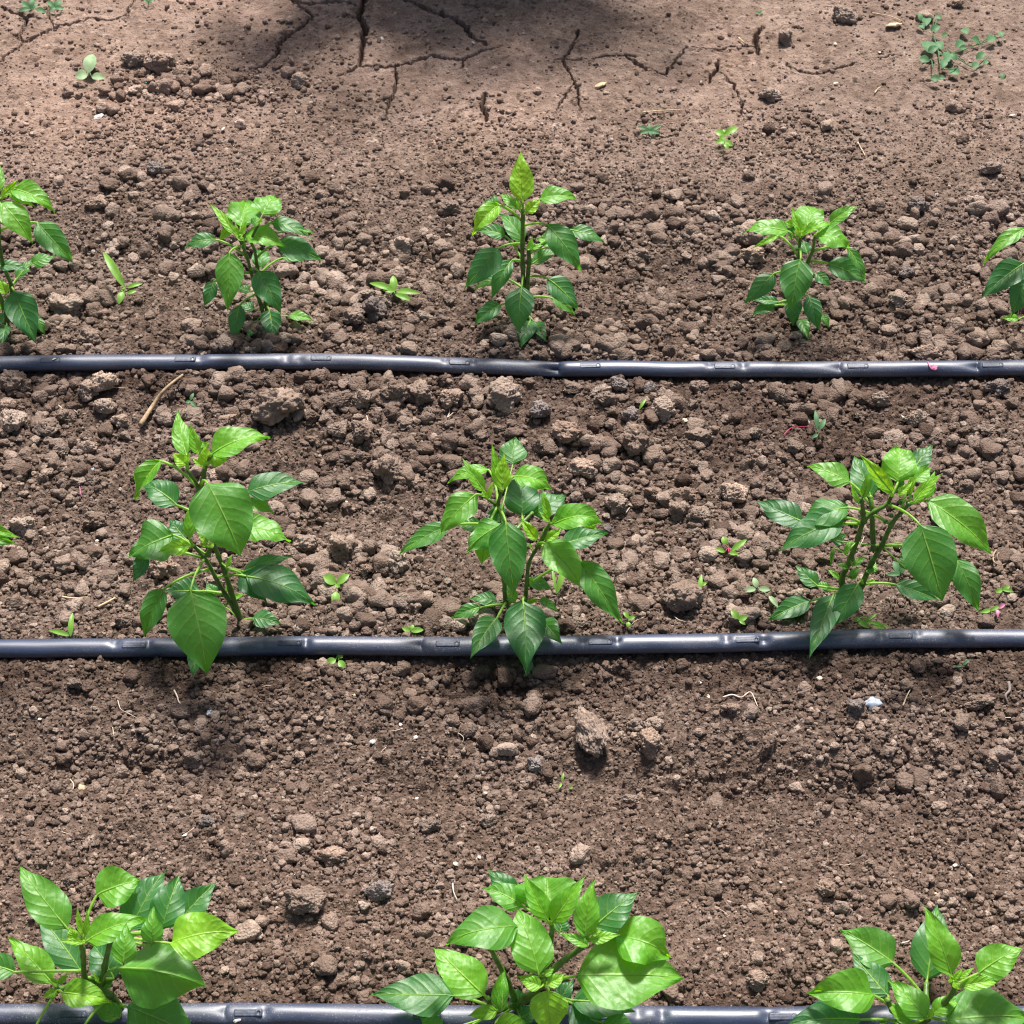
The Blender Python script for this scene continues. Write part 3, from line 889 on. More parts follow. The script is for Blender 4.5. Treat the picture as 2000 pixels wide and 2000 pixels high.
drip_tape('far', 'thin black drip tape lying in front of the far row, sharply kinked near its middle',
          [-160, 100, 362, 628, 898, 1152, 1414, 1672, 1934, 2200],
          [(1087, 58, 0.0125, 0.013, 58, 1), (1636, 68, 0.0055, 0.009, 45, 1), (1904, 68, 0.0060, 0.010, 48, 1), (870, 95, 0.0018, 0.004, 34, 0), (925, 95, 0.0022, 0.003, 34, 0),
           (1385, 95, 0.002, 0.005, 34, 0), (1450, 85, 0.0026, 0.005, 40, 0), (560, 70, 0.0028, 0.007, 50, 0), (585, 60, 0.002, 0.006, 40, 0), (390, 90, 0.0024, 0.007, 45, 0), (1660, 95, 0.0012, 0.004, 30, 0)])
drip_tape('mid', 'black drip tape crossing under the front leaves of the middle row',
          [-330, -30, 265, 568, 875, 1172, 1459, 1758, 2060, 2350],
          [(822, 68, 0.0055, 0.008, 42, 1), (228, 95, 0.0020, 0.005, 40, 0), (293, 85, 0.0022, 0.003, 35, 0), (600, 80, 0.0030, 0.004, 40, 0), (513, 75, 0.0018, 0.004, 40, 0),
           (1138, 85, 0.0022, 0.004, 40, 0), (1205, 88, 0.0028, 0.004, 38, 0), (1418, 85, 0.0026, 0.005, 40, 0), (1491, 70, 0.0050, 0.006, 45, 0), (1720, 70, 0.0018, 0.004, 35, 0), (1792, 95, 0.0020, 0.004, 35, 0)])
drip_tape('near', 'widest looking black drip tape along the bottom edge under the near plants',
          [-200, 148, 487, 835, 1180, 1527, 1875, 2200],
          [(440, 80, 0.0032, 0.007, 45, 1), (518, 80, 0.0026, 0.005, 40, 0), (1292, 80, 0.0028, 0.005, 45, 0), (1500, 75, 0.0034, 0.006, 45, 0), (1245, 95, 0.002, 0.005, 40, 0), (810, 90, 0.0022, 0.005, 40, 0)])

# ---------------------------------------------------------------- leaves
PROF_T = [0, .03, .08, .16, .27, .38, .52, .66, .78, .88, .95, 1]
PROF_W = [.04, .20, .54, .85, .99, 1.0, .88, .64, .38, .18, .075, 0.0]
PROF_R = [.04, .28, .62, .89, 1.0, 1.0, .95, .80, .55, .29, .12, 0.0]
_tt = np.linspace(0, 1, 121)
def _sm(p):
    y = np.interp(_tt, PROF_T, p); k = np.hanning(13); k /= k.sum()
    z = np.convolve(np.pad(y, 6, mode='reflect', reflect_type='odd'), k, mode='valid'); z[0] = y[0]; z[-1] = 0
    return np.clip(z, 0, 1)
PW, PR_ = _sm(PROF_W), _sm(PROF_R)
def leaf_mesh(b, t, n, W, age, bend, fold, pet=None, wave=0.05, pucker=0.02, seed=0, rnd=0.0, twist=0.0, pr=0.0011):
    """one leaf blade from b to t with upper side n, and its petiole, as one mesh"""
    r = random.Random(seed)
    NU, NV = 30, 14
    ax = t - b; L = ax.length
    n = (n - ax * (n.dot(ax) / ax.dot(ax))).normalized()
    ctl = (b + t) / 2 + n * bend * L * 2
    side0 = ax.normalized().cross(n).normalized()
    ctl = ctl + side0 * r.uniform(-0.06, 0.06) * L
    V, UV, AG = [], [], []
    ph, ph2 = r.uniform(0, 6.3), r.uniform(0, 6.3)
    droop_t = r.uniform(0.0, 1.1)
    for i in range(NU + 1):
        u = i / NU
        p = b * (1 - u) ** 2 + ctl * (2 * u * (1 - u)) + t * u * u
        tan = ((ctl - b) * (1 - u) + (t - ctl) * u).normalized()
        side = tan.cross(n).normalized()
        tw = twist * (u - 0.3)
        nn = side.cross(tan).normalized()
        side, nn = side * math.cos(tw) + nn * math.sin(tw), nn * math.cos(tw) - side * math.sin(tw)
        rk = min(1, rnd * 2)
        w = float(np.interp(u, _tt, PW) * (1 - rk) + rk * np.interp(u, _tt, PR_))
        w = max(w, 0.0) * W / 2
        p = p - nn * (L * 0.5 * droop_t * max(0, u - 0.6) ** 2)
        for j in range(NV + 1):
            v = j / NV * 2 - 1
            av = abs(v)
            ang = fold * (1 - 0.35 * av)
            off_s = v * w * math.cos(ang)
            off_n = av * w * math.sin(ang)
            lat = (u - 0.27 * av ** 1.25) * 6.0 + (0.45 if v > 0 else 0)
            fr = abs(lat % 1.0 - 0.5)
            off_n += pucker * W * (0.5 - fr) * 2 * math.sin(math.pi * min(1, av * 1.05)) ** 0.8 * min(1, u * 6) * min(1, (1 - u) * 5)
            off_n += wave * W * av ** 2.5 * math.sin(u * 13 + ph + (2 if v > 0 else 0)) * 0.5
            off_n += 0.02 * W * math.sin(u * 5 + v * 3 + ph2)
            V.append(p + side * off_s + nn * off_n)
            UV.append((u, (v + 1) / 2)); AG.append(age + 0.10 * (av - 0.5) + r.uniform(-.01, .01))
    F = []
    for i in range(NU):
        for j in range(NV):
            a = i * (NV + 1) + j
            F.append((a, a + NV + 1, a + NV + 2, a + 1))
    nb = len(V)
    # midrib under the blade and petiole
    pts, rad = [], []
    if pet:
        pts += pet; rad += [pr * (1.25 - 0.3 * k / len(pet)) for k in range(len(pet))]
    for i in range(0, NU - 3, 2):
        u = i / NU
        p = b * (1 - u) ** 2 + ctl * (2 * u * (1 - u)) + t * u * u
        pts.append(p - n * 0.0004); rad.append(pr * 0.8 * (1 - u) ** 1.2 + 0.00012)
    tv, tf = tube(pts, rad, 6)
    V += tv; F += [tuple(x + nb for x in f) for f in tf]
    UV += [(0.5, 0.5)] * len(tv); AG += [max(0.02, min(age, 0.5) * 0.75)] * len(tv)
    me = mesh_py('leaf', V, F)
    uvl = me.uv_layers.new(name='UVMap')
    li = np.empty(len(me.loops), dtype=np.int32); me.loops.foreach_get('vertex_index', li)
    uvl.data.foreach_set('uv', np.asarray(UV, dtype=np.float32)[li].ravel())
    float_attr(me, 'age', np.clip(AG, 0, 1))
    return me

CAMV = Vector((0, 0, H))
UPV = Vector((0, 0, 1))
def seedof(*a): return int(abs(sum((i + 1) * x * 13.7 for i, x in enumerate(a)))) % 100003

class Plant:
    def __init__(self, label, org, s, base, name='pepper_plant', cat='pepper plant', group='young pepper plants in three rows', y_shift=0):
        self.o, self.s = org, s
        px, py = self.P(*base)
        g = at(px, py, 0.0)
        self.z0 = zlow(g.x, g.y, 0.01)
        g = at(px, py, self.z0)
        self.base = g; self.Y = g.y
        self.root = empty(name, (g.x, g.y, self.z0))
        tag(self.root, label, cat, group)
        self.nodes = [(px, py, self.z0)]
    def P(self, zx, zy):
        return self.o[0] + zx / self.s, self.o[1] + zy / self.s
    def upright(self, px, py, lean=0.0):
        """point on the plant's own upright plane"""
        dx, dv = (px - 1000.0) / F_PX, (py - 1000.0) / F_PX
        d = Vector((dx, math.cos(TH) - dv * math.sin(TH), -math.sin(TH) - dv * math.cos(TH)))
        k = (self.Y + lean) / d.y
        return CAMV + d * k
    def stems(self, lines, r0=0.0026, r1=0.0014):
        V, F = [], []
        for ln in lines:
            lean = 0.0
            if isinstance(ln, tuple): ln, lean = ln
            pts = []
            for i, q in enumerate(ln):
                px, py = self.P(*q)
                p = self.upright(px, py, lean * i / max(1, len(ln) - 1))
                pts.append(p)
            for a_, b_ in zip(pts[:-1], pts[1:]):
                pass
            sm = catmull(pts, 6)
            for p in sm:
                d = p - CAMV
                dep = d.y * math.cos(TH) - d.z * math.sin(TH)
                self.nodes.append((1000 + F_PX * d.x / dep, 1000 - F_PX * (d.y * math.sin(TH) + d.z * math.cos(TH)) / dep, p.z))
            m = len(sm)
            rad = []
            r0_ = r0 * 0.88
            for i in range(m):
                t = i / (m - 1)
                node = 1 + 0.30 * math.exp(-((i % 6) - 0) ** 2 / 0.6)
                rad.append((r0_ * (1 - t) + r1 * t) * node)
            tv, tf = tube(sm, rad, 10)
            nb = len(V); V += tv; F += [tuple(x + nb for x in f) for f in tf]
        link_mesh('stem', mesh_py('stem', V, F), M_STEM, self.root)
    def nearest(self, px, py):
        return min(self.nodes, key=lambda q: (q[0] - px) ** 2 + (q[1] - py) ** 2)
    def leaf(self, a, b, t, w, age, d=0.0, bend=None, fold=None, u=None, dz=None, rnd=0.0, twist=None, wave=None, name='leaf', label=None):
        bx, by = self.P(*b); tx, ty = self.P(*t)
        if a is None:
            nd = self.nearest(bx, by)
        else:
            nd = self.nearest(*self.P(*a))
        sc = scale_at(at(nd[0], nd[1], nd[2]))
        A = at(nd[0], nd[1], nd[2])
        dyb = -(by - nd[1]) / sc
        lb = math.hypot(bx - nd[0], by - nd[1]) / sc
        zb = nd[2] + (dyb * 0.55 if dyb > 0 else dyb * 0.5) + 0.12 * lb + d * 0.01 * 0.72
        dyt = -(ty - by) / sc
        L = math.hypot(tx - bx, ty - by) / sc
        if dz is None:
            if dyt < 0: z = 0.66 * dyt
            elif age < 0.3: z = 0.85 * dyt
            else: z = 0.45 * dyt
            z -= 0.06 * L
        else: z = dz * L
        zb = max(zb, self.z0 + 0.010)
        zt = max(zb + z, self.z0 + 0.008)
        # a leaf that crosses a tape hangs over it, never through it
        for _ in range(8):
            B = at(bx, by, zb); T = at(tx, ty, zt)
            hit = False
            for kk in range(11):
                q_ = B.lerp(T, kk / 10)
                for key in TAPES:
                    if abs(q_.y - float(tape_y(key, q_.x))) < 0.021 and q_.z < 0.027: hit = True
            if not hit: break
            zb += 0.005; zt += 0.005
        view = (CAMV - (B + T) / 2).normalized()
        if u is None: u = 0.5 if age > 0.25 else 0.2
        n = (view * (1 - u) + UPV * u).normalized()
        axn = (T - B).normalized()
        n = (n - axn * n.dot(axn)).normalized()
        side = axn.cross(n)
        # what the tilt takes from the seen width is given back
        sv = side - view * side.dot(view)
        W = 1.02 * w / self.s / sc / max(0.62, sv.length)
        sd_ = seedof(*b, *t, w)
        r = random.Random(sd_)
        if bend is None: bend = r.uniform(0.05, 0.14) if age > 0.25 else r.uniform(0.0, 0.05)
        if fold is None: fold = r.uniform(0.05, 0.50) if age > 0.3 else r.uniform(0.3, 0.65)
        if twist is None: twist = r.uniform(-0.6, 0.6)
        if wave is None: wave = r.uniform(0.06, 0.16)
        pet = None
        if (B - A).length > 0.004:
            mid = (A + B) / 2 + UPV * 0.10 * (B - A).length
            ctl = mid.lerp(B - axn * (B - A).length * 0.4, 0.3)
            pet = [A * (1 - k) ** 2 + ctl * 2 * k * (1 - k) + B * k * k for k in [i / 8 for i in range(8)]]
        pr = 0.0012 if L > 0.03 else 0.0007
        me = leaf_mesh(B, T, n, W, age, bend, fold, pet, wave, 0.012 if age < 0.35 else 0.007, sd_, rnd, twist, pr)
        o = link_mesh(name, me, M_LEAF, self.root)
        if label: o['label'] = label
        return o
    def buds(self, pts, r=0.0022):
        for q in pts:
            px, py = self.P(*q)
            nd = self.nearest(px, py)
            p = at(px, py, nd[2] + 0.003)
            bm = bmesh.new(); bmesh.ops.create_icosphere(bm, subdivisions=2, radius=r)
            for v in bm.verts: v.co.z *= 1.25; v.co += p
            me = bpy.data.meshes.new('flower_bud'); bm.to_mesh(me); bm.free()
            me.polygons.foreach_set('use_smooth', [True] * len(me.polygons))
            link_mesh('flower_bud', me, M_BUD, self.root)

# ---- middle row, left
A = Plant('middle row left pepper plant with a big broad leaf hanging over the tape', (230, 780), 3.45, (850, 1525))
A.stems([[(845, 1530), (790, 1420), (735, 1330), (660, 1200), (600, 1090), (510, 985)],
         [(830, 1490), (760, 1280), (720, 1160), (680, 1060), (640, 960), (570, 790), (545, 600), (470, 480)],
         [(548, 620), (575, 540), (595, 440), (630, 375)],
         [(605, 1050), (640, 960)]], 0.0030, 0.0016)
for L in [
    ((560, 580), (605, 565), (838, 1065), 400, .52, 4.0, dict(u=.45, fold=.10, bend=.10, rnd=.35)),
    ((625, 390), (632, 370), (1030, 250), 195, .30, .5, dict(bend=.14, u=.7)),
    (None, (640, 375), (740, 412), 150, .12, -.5, dict(u=.2)),
    ((465, 470), (465, 380), (405, 68), 135, .30, .3, dict(fold=.25, bend=.02)),
    ((580, 470), (545, 370), (490, 163), 82, .22, .2, {}),
    ((470, 470), (462, 445), (372, 355), 95, .03, .6, {}),
    ((590, 470), (585, 450), (592, 305), 100, .04, .8, {}),
    ((590, 470), (565, 450), (500, 392), 40, .04, .6, {}),
    ((480, 480), (455, 430), (490, 350), 40, .04, .5, {}),
    ((590, 440), (600, 330), (570, 285), 70, .25, -.2, {}),
    ((540, 590), (285, 415), (112, 675), 150, .38, 0, dict(fold=.9, bend=.12, u=.8)),
    ((560, 780), (398, 712), (155, 568), 190, .80, -.5, dict(u=.6)),
    ((590, 1060), (372, 912), (78, 1062), 285, .60, 0, dict(bend=.10, u=.55)),
    ((510, 990), (485, 990), (268, 1025), 110, .12, .5, {}),
    ((510, 990), (480, 935), (492, 690), 85, .32, .8, dict(dz=.7)),
    ((640, 960), (870, 628), (1280, 553), 180, .80, -1.0, dict(u=.6, bend=.08)),
    ((640, 960), (890, 670), (1055, 772), 100, .42, -1.5, {}),
    ((640, 960), (850, 860), (1168, 955), 180, .38, -.3, dict(u=.8, bend=.10)),
    ((700, 1120), (850, 1160), (1178, 1056), 105, .85, -1.5, {}),
    ((680, 1190), (865, 1190), (1338, 1388), 245, .88, .4, dict(bend=.10, u=.65)),
    ((700, 1150), (830, 1170), (1010, 1372), 180, .97, -.6, {}),
    ((840, 1480), (908, 1475), (1106, 1512), 122, .78, 0, dict(bend=.08)),
    ((590, 1075), (490, 1290), (603, 1856), 385, .55, 1.6, dict(bend=.07, u=.2, fold=.12, rnd=.2)),
    ((640, 1150), (310, 1280), (175, 1612), 175, .62, .3, dict(fold=.75, bend=.10)),
    ((700, 1310), (555, 1292), (315, 1285), 160, .88, -.3, {}),
    ((590, 1075), (190, 1040), (102, 1232), 110, .92, -1.0, dict(fold=.5)),
    ((700, 1400), (540, 1650), (502, 1878), 120, .85, 0, {}),
    ((720, 1320), (655, 1325), (598, 1235), 90, .72, -.3, {}),
    ((590, 1050), (450, 935), (350, 805), 150, .88, -1.2, {}),
    ((640, 960), (600, 935), (520, 775), 90, .35, .4, {}),
    ((640, 960), (610, 960), (545, 925), 60, .04, .8, {}),
    ((600, 1000), (560, 960), (600, 1000), 40, .05, .8, {}),
    ((640, 970), (620, 1000), (650, 955), 40, .05, .8, {}),
    ((760, 1370), (775, 1340), (855, 1308), 42, .25, .4, {}),
    ((745, 1330), (750, 1300), (735, 1235), 36, .25, .5, {}),
    ((690, 1100), (735, 1130), (770, 1040), 34, .25, .3, {}),
    ((840, 1500), (700, 1390), (650, 1480), 40, .5, .2, {}),
]:
    A.leaf(*L[:-1], **L[-1])

# ---- middle row, centre
B = Plant('middle row centre pepper plant whose lowest pointed leaf hangs straight down over the tape', (760, 830), 3.7875, (930, 1420))
B.stems([[(960, 1400), (1005, 1290), (1020, 1150), (1032, 1030), (1075, 940), (1110, 890)],
         ([(930, 1400), (865, 1310), (852, 1150), (850, 950), (845, 760), (800, 610), (735, 550)], .01),
         ([(850, 780), (835, 650), (805, 600), (830, 490)], .005),
         ([(1100, 900), (1140, 830), (1165, 770), (1190, 730)], 0.0),
         ([(850, 900), (940, 780), (990, 720), (1060, 650)], .03)], 0.0028, 0.0015)
for L in [
    ((1000, 1290), (990, 1300), (1005, 1842), 300, .80, 1.4, dict(u=.3, bend=.05, fold=.15)),
    ((865, 1320), (800, 1425), (598, 1730), 185, .72, .3, dict(bend=.07)),
    ((980, 1380), (1110, 1440), (1280, 1622), 155, .66, 0, {}),
    ((860, 1335), (672, 1352), (452, 1438), 105, .68, 0, dict(bend=.08)),
    ((860, 1320), (800, 1308), (593, 1280), 108, .78, -.3, {}),
    ((865, 1310), (935, 1310), (833, 1172), 95, .38, .3, {}),
    ((1000, 1310), (1110, 1290), (1262, 1388), 66, .60, 0, {}),
    ((1000, 1310), (1025, 1315), (1110, 1285), 40, .12, .2, {}),
    ((805, 610), (862, 712), (932, 1272), 275, .66, 2.2, dict(u=.25, bend=.05, fold=.15, rnd=.1)),
    ((800, 600), (838, 735), (556, 950), 230, .50, 1.2, dict(fold=-.5, u=.5, bend=.12, twist=-.5)),
    ((800, 600), (720, 790), (686, 1042), 170, .28, .0, dict(fold=.5)),
    ((840, 740), (765, 600), (840, 735), 140, .85, .4, {}),
    ((735, 550), (640, 513), (366, 812), 215, .42, .8, dict(bend=.10, u=.55)),
    ((848, 765), (440, 745), (58, 956), 150, .60, -.5, dict(bend=.04)),
    ((848, 765), (690, 755), (498, 728), 110, .62, -1.5, {}),
    ((800, 600), (735, 330), (420, 430), 95, .32, -1.8, dict(bend=.16, u=.8)),
    ((735, 550), (702, 492), (540, 243), 100, .26, .5, dict(dz=.6)),
    ((830, 500), (815, 472), (758, 132), 92, .24, .3, dict(fold=.5)),
    ((830, 500), (842, 482), (850, 203), 125, .05, .9, {}),
    ((735, 550), (730, 545), (765, 415), 45, .03, .8, {}),
    ((735, 550), (715, 530), (690, 480), 45, .10, .6, {}),
    ((835, 640), (915, 290), (940, 88), 210, .68, -3.0, dict(dz=.25)),
    ((830, 500), (925, 380), (1210, 482), 170, .34, .2, dict(bend=.22, u=.75)),
    ((990, 720), (985, 672), (955, 383), 262, .86, -1.0, dict(dz=.35, rnd=.3)),
    ((1060, 650), (1060, 655), (1310, 520), 190, .80, -1.2, dict(rnd=.4, u=.6)),
    ((1190, 735), (1215, 735), (1606, 742), 190, .36, .4, dict(bend=.30, fold=.4, u=.6)),
    ((1190, 740), (1400, 650), (1540, 775), 120, .20, -.4, {}),
    ((1190, 735), (1180, 690), (1135, 472), 66, .20, .5, {}),
    ((1190, 735), (1200, 730), (1375, 575), 60, .22, .5, dict(dz=.5)),
    ((1190, 735), (1190, 720), (1110, 640), 40, .05, .7, {}),
    ((1110, 890), (1095, 852), (968, 685), 95, .10, .9, {}),
    ((1110, 890), (1150, 862), (1282, 762), 85, .10, .9, {}),
    ((1110, 880), (1155, 830), (1150, 755), 45, .04, .7, {}),
    ((1110, 900), (1270, 885), (1626, 788), 165, .78, -.8, dict(u=.6, bend=.05)),
    ((1105, 890), (1148, 873), (1435, 1217), 235, .36, 1.4, dict(bend=.14, u=.65)),
    ((1025, 1190), (1420, 1010), (1728, 1467), 225, .60, .3, dict(bend=.08)),
    ((1015, 1200), (1035, 1150), (1200, 1212), 105, .72, -.8, {}),
    ((1015, 1200), (1048, 1190), (1052, 1108), 30, .25, .3, {}),
    ((1060, 940), (1050, 910), (1035, 870), 30, .2, .3, {}),
]:
    B.leaf(*L[:-1], **L[-1])

# ---- middle row, right
Cc = Plant('middle row right pepper plant with two thick bare stems and tiny green flower buds', (1450, 840), 3.715, (800, 1270))
Cc.stems([[(770, 1260), (720, 1100), (785, 930), (840, 780), (880, 665), (960, 590), (1050, 540), (1080, 480)],
          [(820, 1260), (870, 1120), (940, 960), (1010, 840), (1080, 690), (1150, 600), (1215, 530)],
          ([(880, 665), (875, 600), (868, 500)], 0.0),
          ([(955, 870), (945, 740), (940, 560), (930, 480)], .02)], 0.0034, 0.0018)
for L in [
    ((1060, 545), (1290, 690), (1452, 1247), 372, .62, 2.4, dict(u=.25, bend=.06, fold=.12, rnd=.3)),
    ((1200, 550), (1342, 510), (1827, 915), 265, .42, .6, dict(bend=.12, u=.65)),
    ((1010, 840), (1545, 930), (1712, 1333), 190, .66, -.8, {}),
    ((875, 1130), (1108, 1120), (1432, 1237), 135, .82, 0, dict(bend=.06)),
    ((870, 1120), (842, 1108), (630, 1443), 188, .76, 1.0, dict(u=.3, bend=.05)),
    ((770, 1190), (662, 1190), (480, 1648), 188, .82, .8, dict(u=.3, bend=.05)),
    ((750, 1200), (490, 1240), (173, 1387), 152, .80, 0, dict(bend=.07)),
    ((740, 1150), (545, 1130), (384, 978), 120, .76, 0, {}),
    ((740, 1190), (640, 1165), (528, 1108), 62, .50, .2, {}),
    ((870, 680), (732, 635), (245, 877), 245, .78, .8, dict(bend=.06, u=.6)),
    ((870, 690), (440, 665), (95, 510), 190, .88, -1.5, dict(u=.6, dz=.05)),
    ((1080, 690), (760, 560), (400, 700), 200, .66, .0, dict(u=.8, bend=.16)),
    ((940, 560), (780, 378), (465, 245), 165, .40, -.4, dict(bend=.10, u=.6)),
    ((930, 480), (935, 490), (808, 175), 205, .76, -1.0, dict(dz=.3)),
    ((1080, 480), (1085, 455), (852, 172), 118, .08, .8, dict(dz=.6)),
    ((1080, 480), (1130, 375), (1138, 108), 252, .32, -.2, dict(rnd=.55, dz=.35, u=.5)),
    ((1150, 600), (1245, 290), (1387, 103), 150, .85, -2.0, dict(dz=.3)),
    ((1215, 530), (1245, 375), (1375, 268), 130, .36, -.6, {}),
    ((1215, 530), (1240, 520), (1452, 310), 88, .16, .6, dict(dz=.55)),
    ((1215, 530), (1340, 500), (1400, 290), 80, .30, -.6, dict(dz=.6)),
    ((868, 500), (870, 495), (937, 272), 72, .28, .3, {}),
    ((868, 520), (845, 535), (783, 378), 42, .18, .3, {}),
    ((1215, 530), (1130, 470), (1245, 365), 55, .06, .5, {}),
    ((1215, 530), (1210, 470), (1242, 288), 55, .10, .4, {}),
    ((1080, 480), (1070, 460), (1010, 380), 55, .2, .4, {}),
    ((1080, 480), (1120, 440), (1180, 340), 60, .7, -.4, {}),
    ((840, 800), (745, 900), (782, 798), 46, .3, .2, {}),
    ((790, 930), (800, 990), (907, 915), 52, .32, .3, {}),
    ((770, 980), (765, 1005), (685, 968), 42, .32, .3, {}),
    ((730, 1090), (705, 1080), (614, 1010), 42, .3, .3, {}),
    ((920, 1010), (925, 1040), (968, 950), 62, .3, .2, {}),
    ((910, 1020), (900, 1030), (982, 1018), 40, .3, .3, {}),
    ((730, 1050), (770, 1060), (860, 1000), 44, .35, .2, {}),
    ((740, 1060), (800, 1080), (830, 1000), 50, .3, 0, {}),
    ((880, 1110), (900, 1120), (970, 1080), 40, .2, .1, {}),
    ((1010, 840), (640, 800), (748, 760), 130, .78, -1.0, {}),
    ((790, 930), (660, 860), (640, 990), 30, .4, 0, {}),
    ((1010, 850), (1190, 1010), (1140, 898), 85, .62, -.8, {}),
    ((1010, 850), (1225, 840), (1240, 960), 80, .7, -.8, {}),
]:
    Cc.leaf(*L[:-1], **L[-1])
Cc.buds([(862, 512), (822, 700), (1040, 662), (1146, 525), (1205, 538), (1080, 620)])

# ---- near row, left
D = Plant('near left pepper plant with a large glossy folded leaf on its right side', (0, 1660), 3.864, (960, 1290))
D.stems([[(960, 1290), (930, 1220), (840, 1100), (700, 1000), (640, 960), (628, 800), (620, 740), (600, 690)],
         ([(720, 1000), (765, 1010), (790, 880), (830, 700), (860, 640)], 0.0),
         ([(840, 1100), (620, 1010), (460, 1050), (430, 1050)], -.01)], 0.0034, 0.0018)
for L in [
    ((600, 690), (508, 592), (134, 104), 290, .45, .8, dict(dz=.35, bend=.07)),
    ((620, 740), (735, 335), (1062, 228), 310, .36, -.6, dict(bend=.12, u=.5, rnd=.25)),
    ((830, 700), (985, 600), (1252, 133), 300, .82, -2.0, dict(dz=.3)),
    ((850, 650), (1220, 600), (1360, 173), 260, .76, -1.2, dict(dz=.35)),
    ((850, 650), (1340, 560), (1637, 240), 240, .76, -2.0, dict(dz=.3)),
    ((850, 650), (1290, 705), (1808, 612), 345, .14, .4, dict(u=.6, bend=.08, fold=.2)),
    ((610, 700), (650, 690), (1133, 515), 220, .30, 1.2, dict(bend=.12, u=.6, dz=.2)),
    ((440, 1050), (395, 1005), (58, 648), 235, .28, .4, dict(dz=.3, bend=.06)),
    ((630, 900), (610, 910), (278, 468), 270, .78, -1.4, dict(dz=.25)),
    ((440, 1050), (470, 1075), (852, 1140), 225, .15, 1.2, dict(bend=.08, u=.5)),
    ((760, 1010), (880, 890), (1575, 1040), 600, .48, 3.2, dict(fold=-.95, bend=.17, u=.35, rnd=.5, twist=-.25, wave=.10)),
    ((860, 640), (930, 865), (952, 548), 185, .40, .8, dict(dz=.5)),
    ((860, 640), (1140, 720), (1152, 422), 165, .42, .2, dict(dz=.6)),
    ((640, 960), (860, 970), (690, 700), 270, .84, -1.2, dict(dz=.2)),
    ((600, 690), (560, 680), (525, 570), 85, .12, 1.0, {}),
    ((600, 690), (620, 650), (583, 425), 52, .12, .9, {}),
    ((600, 690), (642, 650), (657, 442), 52, .18, .8, {}),
    ((610, 700), (635, 705), (432, 688), 50, .08, 1.4, dict(dz=.2)),
    ((440, 1050), (440, 1010), (517, 927), 52, .2, .6, {}),
    ((440, 1050), (430, 1060), (318, 1112), 75, .12, .8, {}),
    ((440, 1050), (430, 1020), (375, 960), 50, .12, .9, {}),
    ((760, 1000), (740, 1000), (700, 918), 34, .15, .9, {}),
    ((900, 1180), (960, 1185), (1500, 1420), 420, .60, 2.0, dict(u=.5)),
    ((900, 1180), (900, 1270), (690, 1180), 160, .45, 0, dict(u=.5)),
    ((630, 900), (110, 922), (-160, 860), 200, .62, -.4, dict(bend=.1)),
    ((440, 1050), (270, 1330), (130, 1600), 240, .5, 1.0, {}),
    ((840, 1100), (640, 1320), (560, 1600), 240, .6, .6, {}),
    ((760, 1000), (770, 1040), (850, 930), 110, .7, -.4, {}),
]:
    D.leaf(*L[:-1], **L[-1])

